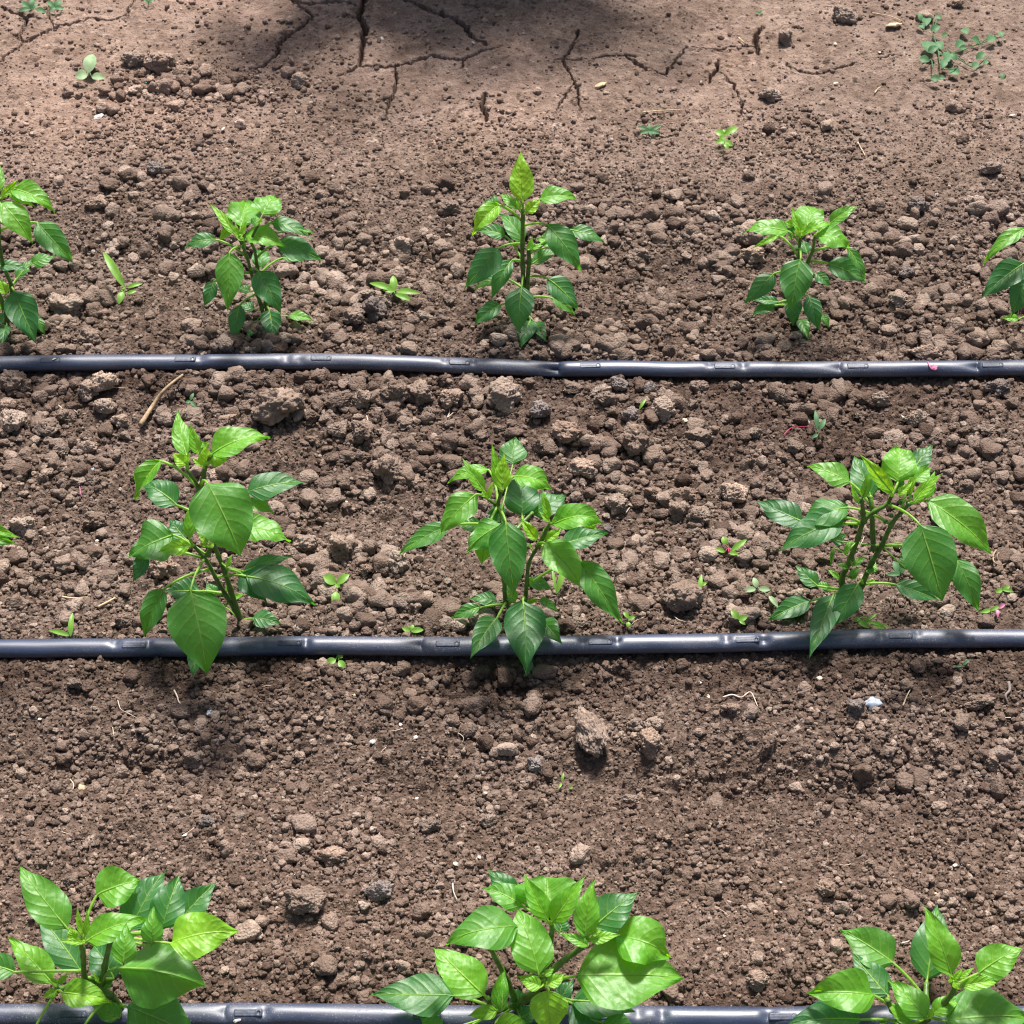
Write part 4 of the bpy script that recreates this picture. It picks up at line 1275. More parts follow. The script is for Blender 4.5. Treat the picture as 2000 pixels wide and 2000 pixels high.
# ---- near row, centre
E = Plant('near centre pepper plant, the fullest, its widest leaf spread flat to the right', (700, 1670), 2.927, (910, 950))
E.stems([[(910, 950), (905, 860), (850, 720), (725, 475)],
         ([(905, 860), (960, 810), (1050, 745), (1060, 690)], -.02),
         ([(905, 860), (1000, 790), (1130, 640), (1270, 530), (1300, 480)], .0),
         ([(905, 860), (800, 880), (760, 880), (740, 820)], -.02),
         ([(1000, 790), (1080, 620), (1110, 400)], .02)], 0.0036, 0.0020)
for L in [
    ((1055, 745), (1248, 692), (1867, 685), 385, .40, 2.0, dict(u=.7, bend=.05, fold=.12, dz=-.02, rnd=.3)),
    ((1060, 690), (1030, 682), (905, 298), 235, .36, 2.2, dict(rnd=.3, dz=.3, bend=.10, fold=.15)),
    ((745, 830), (718, 800), (432, 528), 225, .27, 1.6, dict(rnd=.45, dz=.2, u=.6, fold=.15)),
    ((790, 880), (545, 802), (68, 790), 240, .74, .2, dict(u=.6, bend=.06)),
    ((725, 475), (908, 408), (478, 500), 250, .50, .6, dict(bend=.20, u=.6, dz=-.1)),
    ((1110, 400), (940, 295), (705, 183), 150, .46, -.8, dict(dz=.1, u=.7)),
    ((1110, 400), (900, 240), (735, 78), 130, .80, -2.0, {}),
    ((1110, 400), (1085, 375), (945, 103), 128, .30, .8, dict(dz=.6)),
    ((1110, 400), (1090, 285), (1078, 120), 400, .42, -.6, dict(fold=.55, dz=.1, rnd=.1)),
    ((1110, 400), (1108, 388), (1300, 118), 140, .30, .7, dict(dz=.6)),
    ((1300, 480), (1295, 460), (1345, 133), 148, .30, .8, dict(dz=.65)),
    ((1300, 480), (1342, 415), (1602, 212), 215, .76, -.8, dict(dz=.3)),
    ((1300, 480), (1475, 465), (1790, 590), 280, .32, -2.2, dict(bend=.26, u=.6)),
    ((1300, 480), (1312, 522), (1148, 450), 66, .34, .6, {}),
    ((1300, 480), (1320, 490), (1500, 455), 72, .16, .5, dict(dz=.1)),
    ((1300, 480), (1330, 450), (1390, 425), 50, .08, .8, {}),
    ((1300, 480), (1290, 460), (1240, 380), 40, .08, .8, {}),
    ((1055, 745), (1088, 772), (1105, 1015), 225, .14, 3.0, dict(rnd=.25, u=.4)),
    ((745, 870), (795, 890), (618, 918), 90, .10, 1.6, {}),
    ((745, 870), (800, 880), (832, 628), 100, .36, 1.5, dict(dz=.6)),
    ((745, 870), (820, 890), (830, 680), 60, .4, 1.9, dict(dz=.6)),
    ((1060, 700), (1042, 722), (903, 695), 52, .14, 2.0, dict(dz=.1)),
    ((1060, 700), (1045, 755), (918, 715), 88, .14, 2.4, dict(dz=.0)),
    ((1060, 700), (1080, 740), (1182, 680), 84, .16, 2.2, dict(dz=.2)),
    ((1060, 690), (1062, 685), (1120, 648), 45, .2, 2.0, {}),
    ((1000, 790), (1220, 830), (1600, 885), 190, .76, .2, dict(u=.6)),
    ((1000, 790), (1225, 850), (1400, 1010), 230, .94, .2, {}),
    ((905, 860), (1130, 870), (1230, 700), 110, .9, -1.0, {}),
    ((905, 860), (780, 970), (1010, 1010), 160, .16, 1.6, {}),
    ((905, 860), (480, 1000), (350, 930), 110, .45, .2, dict(dz=0)),
    ((905, 860), (1400, 960), (1590, 1020), 160, .6, 0, {}),
    ((905, 860), (930, 930), (1020, 880), 110, .7, -.2, {}),
    ((905, 860), (930, 840), (860, 760), 90, .8, -.6, {}),
    ((1110, 400), (1150, 445), (1190, 345), 90, .85, -1.2, {}),
    ((905, 860), (600, 1010), (500, 1200), 200, .5, .5, {}),
    ((905, 860), (960, 1010), (1040, 1150), 160, .8, .5, {}),
]:
    E.leaf(*L[:-1], **L[-1])

# ---- near row, right
Fp = Plant('near right pepper plant with a dark backlit leaf curling over at its left', (1500, 1740), 3.864, (1110, 1150))
Fp.stems([[(1110, 1150), (1090, 1050), (1180, 960), (1200, 940)],
          ([(1110, 1120), (1200, 960), (1330, 840), (1400, 760), (1400, 700)], .0),
          ([(1090, 1060), (1020, 990), (940, 900), (900, 820)], .0),
          ([(1180, 960), (1190, 820), (1195, 700)], .03)], 0.0036, 0.0020)
for L in [
    ((1190, 820), (945, 545), (538, 284), 310, .50, -.4, dict(dz=.2, u=.5, bend=.06)),
    ((1020, 990), (800, 790), (290, 772), 340, .36, 1.8, dict(bend=.20, fold=.55, u=.4, twist=.3)),
    ((900, 820), (905, 790), (630, 460), 230, .74, -1.4, dict(dz=.2)),
    ((1195, 700), (1200, 672), (1285, 86), 310, .72, -1.0, dict(dz=.35)),
    ((1400, 700), (1385, 632), (1168, 102), 235, .30, .6, dict(dz=.55, fold=.4)),
    ((1400, 720), (1590, 620), (1925, 428), 260, .32, .2, dict(dz=.35, rnd=.2)),
    ((1400, 720), (1455, 722), (1775, 675), 108, .16, .8, dict(bend=.12)),
    ((1195, 940), (1195, 965), (905, 664), 215, .36, 2.4, dict(dz=.2, bend=.08)),
    ((1200, 950), (1340, 985), (1995, 950), 430, .52, 2.4, dict(u=.7, fold=.12)),
    ((1020, 990), (700, 972), (115, 1030), 300, .88, 1.0, dict(u=.6, bend=.08)),
    ((1180, 960), (1085, 1000), (878, 818), 120, .32, 2.0, dict(dz=.3)),
    ((1200, 940), (1240, 930), (1470, 800), 150, .26, 1.8, dict(dz=.25)),
    ((1180, 960), (1100, 960), (1060, 870), 80, .25, 1.6, {}),
    ((1180, 960), (1210, 950), (1250, 880), 70, .12, 2.6, {}),
    ((1400, 700), (1395, 690), (1375, 635), 60, .1, .9, {}),
    ((1400, 700), (1425, 670), (1565, 570), 46, .14, .8, {}),
    ((1400, 700), (1405, 670), (1472, 580), 46, .14, .8, {}),
    ((1400, 700), (1400, 680), (1455, 745), 66, .06, 1.4, {}),
    ((1330, 840), (1640, 800), (1640, 720), 70, .8, -2.5, {}),
    ((1110, 1120), (860, 960), (900, 1100), 70, .5, .3, {}),
]:
    Fp.leaf(*L[:-1], **L[-1])

# ---- far row, left edge
G1 = Plant('far row leftmost pepper plant, cut by the left edge of the picture', (0, 300), 4.6, (60, 1560))
G1.stems([[(60, 1560), (95, 1350), (105, 1200), (40, 1030), (5, 880), (-10, 700), (-5, 480), (0, 400)],
          [(60, 1540), (20, 1330), (-30, 1200), (-60, 1000)]], 0.0030, 0.0016)
for L in [
    ((105, 1200), (125, 1232), (332, 1712), 290, .86, .8, dict(u=.3, bend=.05)),
    ((-10, 700), (335, 620), (665, 977), 235, .66, .3, dict(bend=.05, u=.3, rnd=.2)),
    ((0, 450), (0, 445), (297, 812), 240, .36, 1.0, dict(bend=.12, u=.6)),
    ((0, 430), (110, 312), (512, 516), 200, .36, 0, dict(bend=.16, u=.7)),
    ((0, 430), (78, 365), (322, 477), 64, .20, 0, {}),
    ((0, 430), (8, 400), (172, 230), 74, .10, .3, {}),
    ((0, 430), (-25, 350), (-5, 92), 130, .38, .2, dict(rnd=.2)),
    ((0, 430), (-90, 350), (-180, 160), 130, .3, .2, {}),
    ((0, 480), (-90, 460), (-330, 640), 200, .4, .2, {}),
    ((-10, 700), (-120, 720), (-380, 900), 230, .7, 0, {}),
    ((105, 1200), (285, 990), (500, 925), 125, .58, -.6, dict(dz=.1)),
    ((40, 1030), (-20, 1010), (272, 1056), 110, .86, .3, dict(u=.7)),
    ((105, 1200), (145, 1120), (292, 945), 100, .72, -1.0, {}),
    ((50, 1300), (55, 1260), (5, 1125), 110, .16, .3, {}),
    ((95, 1350), (340, 1470), (405, 1632), 80, .66, -.4, {}),
    ((60, 1500), (62, 1540), (20, 1762), 115, .82, .4, {}),
    ((50, 1400), (30, 1440), (-90, 1560), 100, .7, .2, {}),
    ((50, 1400), (20, 1370), (-20, 1390), 60, .2, .2, {}),
]:
    G1.leaf(*L[:-1], **L[-1])

G2 = Plant('far row second pepper plant from the left with pale leaves catching light on top', (350, 370), 6.037, (1010, 1560))
G2.stems([[(1010, 1560), (975, 1400), (920, 1230), (850, 980), (800, 800), (745, 670), (715, 600)],
          [(1030, 1540), (1030, 1380), (965, 1100), (922, 920), (890, 720), (850, 600), (930, 420)]], 0.0028, 0.0014)
for L in [
    ((720, 610), (725, 440), (790, 115), 400, .38, .4, dict(dz=.10, rnd=.25, bend=.06)),
    ((930, 430), (985, 292), (1140, 75), 330, .38, -.2, dict(dz=.10, rnd=.4)),
    ((720, 600), (655, 530), (350, 158), 118, .16, .3, dict(dz=.4, fold=.5)),
    ((720, 600), (590, 465), (478, 600), 115, .18, -.2, dict(bend=.1)),
    ((780, 800), (432, 590), (62, 677), 170, .76, -.4, dict(bend=.14, u=.6)),
    ((745, 670), (590, 745), (560, 1435), 325, .50, 1.4, dict(u=.2, fold=.15, bend=.04)),
    ((830, 970), (410, 1080), (288, 1392), 170, .86, -.4, {}),
    ((850, 960), (925, 955), (1212, 1467), 320, .82, 1.6, dict(u=.35, bend=.06)),
    ((800, 740), (775, 550), (1257, 690), 235, .32, 1.0, dict(bend=.20, u=.7)),
    ((850, 620), (1085, 390), (1575, 585), 180, .78, -.5, dict(bend=.12, u=.7)),
    ((935, 800), (1155, 640), (1692, 838), 265, .82, .2, dict(bend=.08, u=.6)),
    ((965, 1000), (1218, 805), (1555, 825), 120, .60, -.8, {}),
    ((850, 620), (1450, 480), (1597, 515), 44, .4, -1.0, {}),
    ((922, 920), (970, 922), (950, 700), 220, .66, -1.5, dict(dz=.2, rnd=.3)),
    ((900, 1180), (842, 1205), (672, 1150), 110, .60, -.4, dict(u=.7)),
    ((920, 1230), (712, 1370), (640, 1802), 195, .86, .5, dict(u=.2)),
    ((980, 1420), (885, 1412), (718, 1352), 125, .82, -.2, {}),
    ((990, 1480), (920, 1540), (783, 1787), 120, .70, 0, {}),
    ((1030, 1380), (1060, 1420), (1102, 1802), 245, .84, .8, dict(u=.3)),
    ((1010, 1500), (1290, 1492), (1588, 1547), 115, .42, -.2, dict(u=.8)),
    ((715, 600), (742, 545), (803, 355), 62, .06, .6, {}),
    ((715, 600), (690, 560), (660, 375), 55, .10, .5, {}),
    ((715, 600), (762, 600), (645, 525), 52, .04, .7, {}),
    ((715, 600), (700, 580), (750, 520), 60, .04, .8, {}),
    ((930, 430), (890, 440), (930, 280), 120, .5, -.2, {}),
    ((930, 430), (935, 410), (985, 340), 44, .06, .4, {}),
]:
    G2.leaf(*L[:-1], **L[-1])

G3 = Plant('far row centre pepper plant, tallest, with one upright yellow green leaf on top', (880, 280), 4.6, (690, 1600))
G3.stems([[(690, 1600), (660, 1350), (648, 1100), (646, 900), (650, 680), (650, 600)],
          [(700, 1580), (690, 1280), (706, 1060), (700, 950)]], 0.0030, 0.0022)
for L in [
    ((650, 620), (650, 520), (630, 62), 222, .07, .6, dict(fold=.22, bend=.02, dz=.75, twist=0.05)),
    ((648, 700), (435, 552), (182, 828), 185, .16, .2, dict(fold=.6, bend=.16, u=.5)),
    ((648, 700), (430, 552), (300, 520), 150, .66, 0, dict(bend=.1)),
    ((650, 620), (795, 505), (1157, 490), 160, .42, .1, dict(bend=.14, u=.7)),
    ((650, 620), (605, 590), (440, 448), 95, .34, .3, {}),
    ((650, 640), (675, 620), (812, 498), 115, .04, .7, {}),
    ((650, 640), (620, 600), (590, 480), 50, .10, .6, {}),
    ((650, 740), (872, 732), (1176, 1157), 245, .70, .8, dict(bend=.08, u=.35)),
    ((646, 1050), (490, 830), (230, 790), 130, .70, -1.0, dict(bend=.1, u=.6)),
    ((648, 900), (650, 890), (440, 638), 180, .62, -1.5, dict(dz=.2)),
    ((646, 905), (432, 940), (113, 1307), 240, .80, .4, dict(bend=.07, u=.4)),
    ((646, 1050), (552, 1050), (364, 1412), 155, .76, .4, dict(fold=.4)),
    ((660, 1300), (480, 1215), (203, 1312), 90, .55, -.8, {}),
    ((648, 1190), (640, 1292), (612, 1712), 258, .80, 1.2, dict(u=.2, fold=.15)),
    ((700, 1000), (1080, 775), (1387, 890), 135, .72, -1.0, dict(u=.6)),
    ((700, 980), (935, 900), (768, 850), 140, .42, -1.0, {}),
    ((704, 1060), (735, 1080), (972, 942), 115, .66, -.6, {}),
    ((704, 1180), (872, 1212), (1152, 1497), 205, .80, .3, dict(bend=.06)),
    ((680, 1400), (910, 1390), (1127, 1552), 95, .52, -.2, {}),
    ((670, 1430), (452, 1450), (198, 1640), 155, .80, .2, dict(bend=.06)),
    ((690, 1500), (718, 1590), (634, 1838), 180, .80, .4, {}),
    ((690, 1520), (752, 1612), (864, 1787), 135, .70, .1, {}),
    ((700, 1000), (700, 990), (735, 830), 62, .24, .3, {}),
    ((700, 1000), (730, 950), (840, 905), 50, .3, .1, {}),
]:
    G3.leaf(*L[:-1], **L[-1])

G4 = Plant('far row pepper plant second from the right, short with a wide front leaf', (1430, 390), 6.44, (800, 1580))
G4.stems([[(800, 1580), (815, 1300), (845, 950), (838, 740), (850, 560), (862, 470)],
          [(810, 1560), (850, 1150), (955, 780), (1010, 650), (1035, 500), (1045, 440)]], 0.0026, 0.0014)
for L in [
    ((862, 470), (945, 330), (1010, 72), 395, .36, -.2, dict(dz=.10, rnd=.45)),
    ((850, 560), (715, 402), (118, 385), 205, .36, .6, dict(bend=.12, u=.8)),
    ((838, 730), (590, 450), (238, 617), 80, .20, -.2, dict(bend=.12)),
    ((862, 470), (868, 440), (747, 82), 120, .18, .3, dict(dz=.6)),
    ((862, 470), (790, 310), (635, 272), 95, .10, -.3, {}),
    ((862, 470), (785, 410), (690, 300), 110, .85, -.4, {}),
    ((850, 520), (720, 430), (745, 512), 90, .12, .2, {}),
    ((862, 470), (890, 445), (1292, 318), 110, .22, .8, dict(bend=.24, u=.7)),
    ((862, 470), (848, 470), (790, 310), 76, .04, .8, {}),
    ((862, 470), (880, 450), (945, 290), 50, .04, .8, {}),
    ((862, 470), (900, 460), (870, 380), 60, .04, .9, {}),
    ((1045, 440), (1230, 300), (1593, 72), 175, .40, -.3, dict(dz=.4)),
    ((1045, 450), (1070, 457), (1480, 605), 275, .36, 1.0, dict(bend=.20, u=.7, rnd=.15)),
    ((1020, 640), (1445, 605), (1692, 1002), 140, .60, 0, dict(fold=.4)),
    ((958, 780), (1208, 800), (1690, 1037), 270, .76, .4, dict(bend=.07, u=.5)),
    ((845, 620), (862, 745), (750, 1412), 405, .70, 2.0, dict(u=.2, bend=.06, fold=.15, rnd=.1)),
    ((845, 900), (525, 928), (143, 1307), 245, .80, .4, dict(u=.4)),
    ((820, 1250), (582, 1290), (243, 1262), 115, .82, -.4, dict(u=.7)),
    ((815, 1330), (545, 1328), (233, 1467), 150, .80, .2, {}),
    ((820, 1250), (785, 1230), (765, 1592), 225, .86, .6, dict(u=.2)),
    ((825, 1200), (965, 1215), (1097, 1652), 235, .86, .5, dict(u=.3)),
    ((815, 1400), (1130, 1440), (1217, 1617), 100, .62, -.3, {}),
    ((805, 1500), (845, 1500), (962, 1762), 155, .60, .3, {}),
    ((870, 950), (1045, 930), (1242, 1100), 150, .76, -.8, {}),
    ((955, 780), (945, 680), (900, 500), 145, .80, -1.5, {}),
    ((838, 740), (840, 620), (780, 570), 70, .7, -1.0, {}),
    ((1045, 440), (1110, 390), (1180, 290), 90, .32, .2, {}),
    ((820, 1300), (700, 1330), (640, 1240), 50, .16, .2, {}),
]:
    G4.leaf(*L[:-1], **L[-1])

G5 = Plant('far row rightmost pepper plant, cut by the right edge of the picture', (1700, 400), 6.44, (2130, 1640))
G5.stems([[(2130, 1640), (2120, 1300), (2100, 900), (2110, 600), (2110, 350)]], 0.0028, 0.0015)
for L in [
    ((2110, 500), (1960, 300), (1395, 758), 190, .40, .2, dict(bend=.16, u=.6)),
    ((2100, 800), (1935, 735), (1390, 1182), 350, .88, .6, dict(bend=.05, u=.4)),
    ((2100, 950), (2000, 890), (1785, 1422), 330, .92, .9, dict(u=.2)),
    ((2120, 1300), (1860, 1440), (1658, 1432), 110, .30, 0, {}),
    ((2110, 350), (2120, 250), (2060, 60), 150, .2, 0, {}),
    ((2110, 400), (2250, 300), (2600, 520), 220, .4, 0, {}),
    ((2100, 900), (2250, 850), (2560, 1200), 260, .8, 0, {}),
    ((2110, 1000), (2140, 1050), (2180, 1500), 240, .8, .5, {}),
    ((2110, 600), (2200, 500), (2500, 420), 160, .4, -.5, {}),
]:
    G5.leaf(*L[:-1], **L[-1])

# ---- middle row, off the left edge: two leaf tips reach into the picture
Hh = Plant('middle row pepper plant whose two leaf tips only just show at the left edge', (0, 0), 1.0, (-150, 1225))
Hh.stems([[(-150, 1225), (-155, 1120), (-170, 1010), (-165, 940)]], 0.0030, 0.0016)
for L in [
    ((-165, 1010), (-95, 1020), (40, 1051), 42, .28, 0, dict(bend=.08)),
    ((-165, 1030), (-90, 1045), (34, 1063), 48, .55, 0, {}),
    ((-165, 960), (-170, 930), (-200, 840), 50, .2, 0, {}),
    ((-165, 960), (-140, 930), (-60, 880), 55, .4, 0, {}),
    ((-165, 960), (-200, 950), (-290, 1010), 60, .5, 0, {}),
    ((-155, 1120), (-190, 1120), (-270, 1210), 60, .8, 0, {}),
    ((-155, 1120), (-120, 1130), (-60, 1215), 60, .8, 0, {}),
]:
    Hh.leaf(*L[:-1], **L[-1])

# ---------------------------------------------------------------- seedlings and weeds
def blade(V, F, p, q, w, n=8, droop=0.12, rnd=0.5):
    """a small spoon shaped leaf between two points added to V, F"""
    ax = q - p; L = ax.length
    view = Vector((0, -0.5, 0.86))
    side = ax.cross(view).normalized(); nn = side.cross(ax).normalized()
    nb = len(V)
    for i in range(n + 1):
        t = i / n
        ww = w / 2 * (math.sin(math.pi * min(1, t ** 0.85 * 0.96 + 0.02)) ** 0.75)
        c = p.lerp(q, t) + nn * math.sin(math.pi * t) * L * droop
        for j in (-1, -0.5, 0, 0.5, 1):
            V.append(c + side * ww * j + nn * abs(j) * ww * 0.25)
    for i in range(n):
        for j in range(4):
            a = nb + i * 5 + j
            F.append((a, a + 5, a + 6, a + 1))

def seedling(label, px, py, leaves, mat=None, h=0.01, name='seedling', cat='seedling', group='self sown seedlings', stem=True, stem_mat=None, extra=None):
    """leaves: (dx1, dy1, dx2, dy2, w) in photo pixels from the foot px, py"""
    mat = mat or M_SEED
    g = at(px, py, 0.0); z0 = zat(g.x, g.y); g = at(px, py, z0)
    root = empty(name, g); tag(root, label, cat, group)
    hub = Vector((g.x, g.y, z0 + h))
    sc = scale_at(g)
    if stem:
        tv, tf = tube([g - Vector((0, 0, 0.004)), g.lerp(hub, 0.5), hub], [0.0007, 0.0006, 0.0005], 6)
        link_mesh('stem', mesh_py('stem', tv, tf), stem_mat or mat, root)
    for (x1, y1, x2, y2, w) in leaves:
        V, F = [], []
        za = z0 + max(0.003, h - max(0, y1) / sc * 0.3); zb = z0 + max(0.004, h + (-(y2 - y1)) / sc * 0.45)
        a = at(px + x1, py + y1, za); b = at(px + x2, py + y2, zb)
        blade(V, F, a, b, w / sc)
        link_mesh('leaf', mesh_py('leaf', V, F), mat, root)
        if stem and (a - hub).length > 0.004:
            tv, tf = tube([hub, a], 0.0004, 5)
            link_mesh('leaf_stalk', mesh_py('leaf_stalk', tv, tf), stem_mat or mat, root)
    return root

seedling('pale grey green seedling with three round leaves at the top left', 175, 150, [(-2, -8, 6, -44, 26), (-4, -4, -28, 0, 22), (4, 0, 30, 2, 16)], M_PALEWEED, 0.012)
seedling('tall grass like seedling with one upright blade near the far left plant', 240, 592,
         [(4, -30, -38, -100, 16), (0, -22, -8, 2, 14), (8, -30, 38, -38, 9), (8, -18, 26, -24, 8)], None, 0.02)
seedling('narrow leaved seedling standing by the upright grey stone in the far row', 770, 585,
         [(0, -18, -48, -32, 13), (0, -18, -2, -46, 15), (4, -16, 50, -12, 12), (2, -10, 38, 4, 11), (0, -16, -22, -18, 10)], None, 0.015)
seedling('small pale green rosette behind the far row right of centre', 1270, 256, [(0, 0, -24, -8, 8), (0, 0, 22, -10, 8), (0, 0, -20, 4, 8), (0, 0, 20, 6, 8), (0, 0, -2, -14, 7), (0, 0, 2, 10, 7)], M_WEED, 0.006)
seedling('bright yellow green bushy seedling behind the far row', 1415, 285, [(0, -22, 26, -36, 14), (0, -20, -18, -28, 14), (0, -10, -16, -6, 12), (0, -8, 16, 0, 12), (0, -16, -10, -14, 12), (0, -4, 8, 6, 9), (0, -22, -2, -32, 10)], None, 0.014)
seedling('three leaved light green seedling between the middle left and centre plants', 656, 1168, [(0, -28, -24, -44, 20), (2, -28, 26, -46, 16), (0, -26, 8, -22, 10), (0, -12, 0, 16, 17)], None, 0.012)
seedling('tiny two bladed sprout above the middle left plant', 372, 790, [(0, -8, 6, -22, 7), (0, -6, 14, 8, 7), (0, -6, -10, -4, 6)], M_WEED, 0.006)
seedling('grass blade sprouting just above the middle tape at left', 138, 1243, [(0, -2, -42, -12, 10), (0, 0, 4, -46, 11)], None, 0.006, stem=False)
seedling('three leaved seedling touching the upper edge of the middle tape', 803, 1240, [(-2, -8, -18, -14, 10), (0, -8, 24, -10, 12), (0, -8, 4, -20, 9)], None, 0.009)
seedling('dark green three leaved seedling just below the middle tape', 660, 1288, [(-4, 0, -26, 10, 15), (0, -4, 10, -12, 13), (2, 2, 16, 22, 14)], None, 0.008)
seedling('four leaved seedling with reddish stem left of the middle right plant', 1420, 1088, [(-2, -24, -8, -40, 14), (8, -12, 38, -34, 12), (-4, -10, -22, -16, 9), (4, -8, 22, -6, 9)], None, 0.014, stem_mat=M_REDSTEM)
seedling('pale wide spreading seedling left of the lowest leaf of the middle right plant', 1478, 1160, [(-2, -10, -28, -6, 12), (0, -12, -6, -32, 12), (4, -10, 26, -8, 12), (24, 4, 42, 26, 10)], M_PALEWEED, 0.010)
seedling('single upright green blade with a yellow bud left of the middle right plant', 1364, 1158, [(0, 0, 6, -36, 9), (4, -14, 16, -20, 8)], None, 0.006, stem=False)
seedling('bright lime seedling with round leaves just above the middle tape', 1442, 1212, [(0, -4, -14, -20, 14), (0, -2, 18, -8, 13), (2, 0, 14, 8, 7)], None, 0.008)
seedling('bright lime sprout beside the right lowest leaf tip of the middle centre plant', 1228, 1215, [(0, -8, -10, -20, 9), (0, -6, 12, -10, 9), (0, 0, -2, 10, 9)], None, 0.008)
seedling('thin grass shoot behind the right leaf of the middle centre plant', 1087, 1160, [(0, 0, -10, -56, 6), (0, 0, 22, -70, 12)], None, 0.008, stem=False)
seedling('small seedling with long red stem in the damp soil at right', 1598, 862, [(-2, -24, -6, -60, 10), (2, -22, 14, -44, 10), (0, -14, -14, -6, 7)], M_WEED, 0.014)
seedling('lime green seedling at the right edge above the middle tape', 1958, 1152, [(0, 0, -14, 4, 10), (0, 0, 14, -8, 11), (0, 0, 22, 4, 7)], None, 0.006)
seedling('green and pink seedling at the right edge just above the middle tape', 1935, 1192, [(0, 0, -20, 4, 9), (0, 0, 18, -8, 8)], None, 0.006)
pk = seedling('pair of fallen pink petals beside the seedling at the right edge', 1943, 1190, [(4, 0, 6, 16, 7), (6, -2, 20, -9, 7)], M_PINK, 0.007, 'petal_litter', 'petals', None, stem=False)
seedling('tiny sprout with two leaves in the front bed below the long clod', 1097, 1526, [(0, 0, 4, -16, 6), (0, 4, -6, 14, 5), (16, 12, 22, 12, 7)], None, 0.004, stem=False)
seedling('little two bladed sprout near the right end of the front bed', 1880, 1300, [(0, 0, 12, -12, 6), (0, 0, -14, 2, 5)], M_WEED, 0.005, stem=False)
seedling('tiny sprout directly below the middle centre plant hanging leaf', 1035, 1310, [(0, 0, 4, -18, 7), (0, 0, -8, 10, 6)], M_WEED, 0.005, stem=False)
seedling('small low weed under the middle right plant just above the tape', 1688, 1215, [(0, -2, 48, 10, 7), (-14, -4, 10, 12, 12), (12, 2, 40, 12, 14), (-20, -2, -8, -8, 9), (0, 0, 24, -16, 6)], None, 0.010)
seedling('sprig of small leaves right of the middle right plant stems', 1757, 1130, [(0, -10, -12, -34, 16), (0, -8, -26, -8, 9), (4, -10, 8, -40, 14)], M_WEED, 0.012)
seedling('grass like sprout under the far tape at right of centre', 1248, 800, [(0, 0, 14, -22, 6)], None, 0.004, stem=False)
seedling('small sprout on the trodden soil at the very top right', 1483, 26, [(0, 0, 8, -6, 5), (0, 0, -8, -2, 5)], M_WEED, 0.004, stem=False)
seedling('low two tuft weed at the top left corner', 60, 18, [(0, 0, -18, -14, 12), (0, 0, 14, -12, 12), (0, 0, -24, 4, 10), (10, 0, 30, 6, 12), (0, 0, 6, -22, 10)], M_WEED, 0.012)
seedling('small green weed beside the crack near the top left corner', 108, 15, [(0, 0, -16, -12, 10), (0, 0, 12, -14, 12), (0, 0, -12, 6, 10), (0, 0, 16, 2, 10)], M_WEED, 0.012)
seedling('weed with pale leaves near the top edge above the far left plant', 290, 6, [(0, 0, -10, -8, 6), (0, 0, 10, -6, 6)], M_WEED, 0.006)

def creeper():
    """sprawling bindweed at the top right"""
    g = at(1850, 110, 0.0)
    root = empty('creeping_weed', (g.x, g.y, zat(g.x, g.y)))
    tag(root, 'sprawling blue green creeping weed at the top right', 'weed')
    runs = [[(1835, 130), (1832, 100), (1822, 70), (1832, 35)], [(1835, 110), (1870, 100), (1910, 85), (1960, 70)],
            [(1850, 100), (1880, 118), (1905, 125), (1930, 110)], [(1835, 130), (1845, 140), (1870, 138)], [(1820, 140), (1818, 120), (1800, 130)], [(1910, 85), (1935, 75), (1950, 78)]]
    V, F = [], []
    for rn in runs:
        pts = []
        for x, y in rn:
            p = at(x, y, 0.006); p.z = zat(p.x, p.y) + random.uniform(0.004, 0.012); pts.append(p)
        sm = catmull(pts, 5); tv, tf = tube(sm, 0.0008, 6); nb = len(V); V += tv; F += [tuple(q + nb for q in f) for f in tf]
    link_mesh('stem', mesh_py('stem', V, F), M_WEED, root)
    rr = random.Random(4)
    for (x, y, w) in [(1808, 40, 24), (1800, 52, 16), (1825, 62, 18), (1812, 92, 30), (1835, 85, 22), (1820, 105, 18), (1852, 108, 28), (1862, 115, 16), (1875, 84, 20), (1885, 58, 20), (1905, 76, 18), (1935, 76, 20),
                      (1915, 110, 18), (1905, 125, 18), (1865, 135, 22), (1842, 128, 18), (1805, 120, 20), (1826, 152, 18), (1840, 148, 12), (1955, 68, 14), (1925, 122, 12), (1880, 95, 14), (1845, 70, 12), (1832, 32, 14), (1958, 145, 12), (1795, 45, 12)]:
        V, F = [], []
        q = rr.uniform(0, 6.28)
        a = at(x - w * 0.5 * math.cos(q), y - w * 0.35 * math.sin(q), 0.01); b = at(x + w * 0.5 * math.cos(q), y + w * 0.35 * math.sin(q), 0.01)
        a.z = zat(a.x, a.y) + rr.uniform(0.006, 0.014); b.z = a.z + rr.uniform(-0.004, 0.006)
        blade(V, F, a, b, w * 0.85 / scale_at(a), droop=0.1)
        link_mesh('leaf', mesh_py('leaf', V, F), M_WEED, root)
creeper()

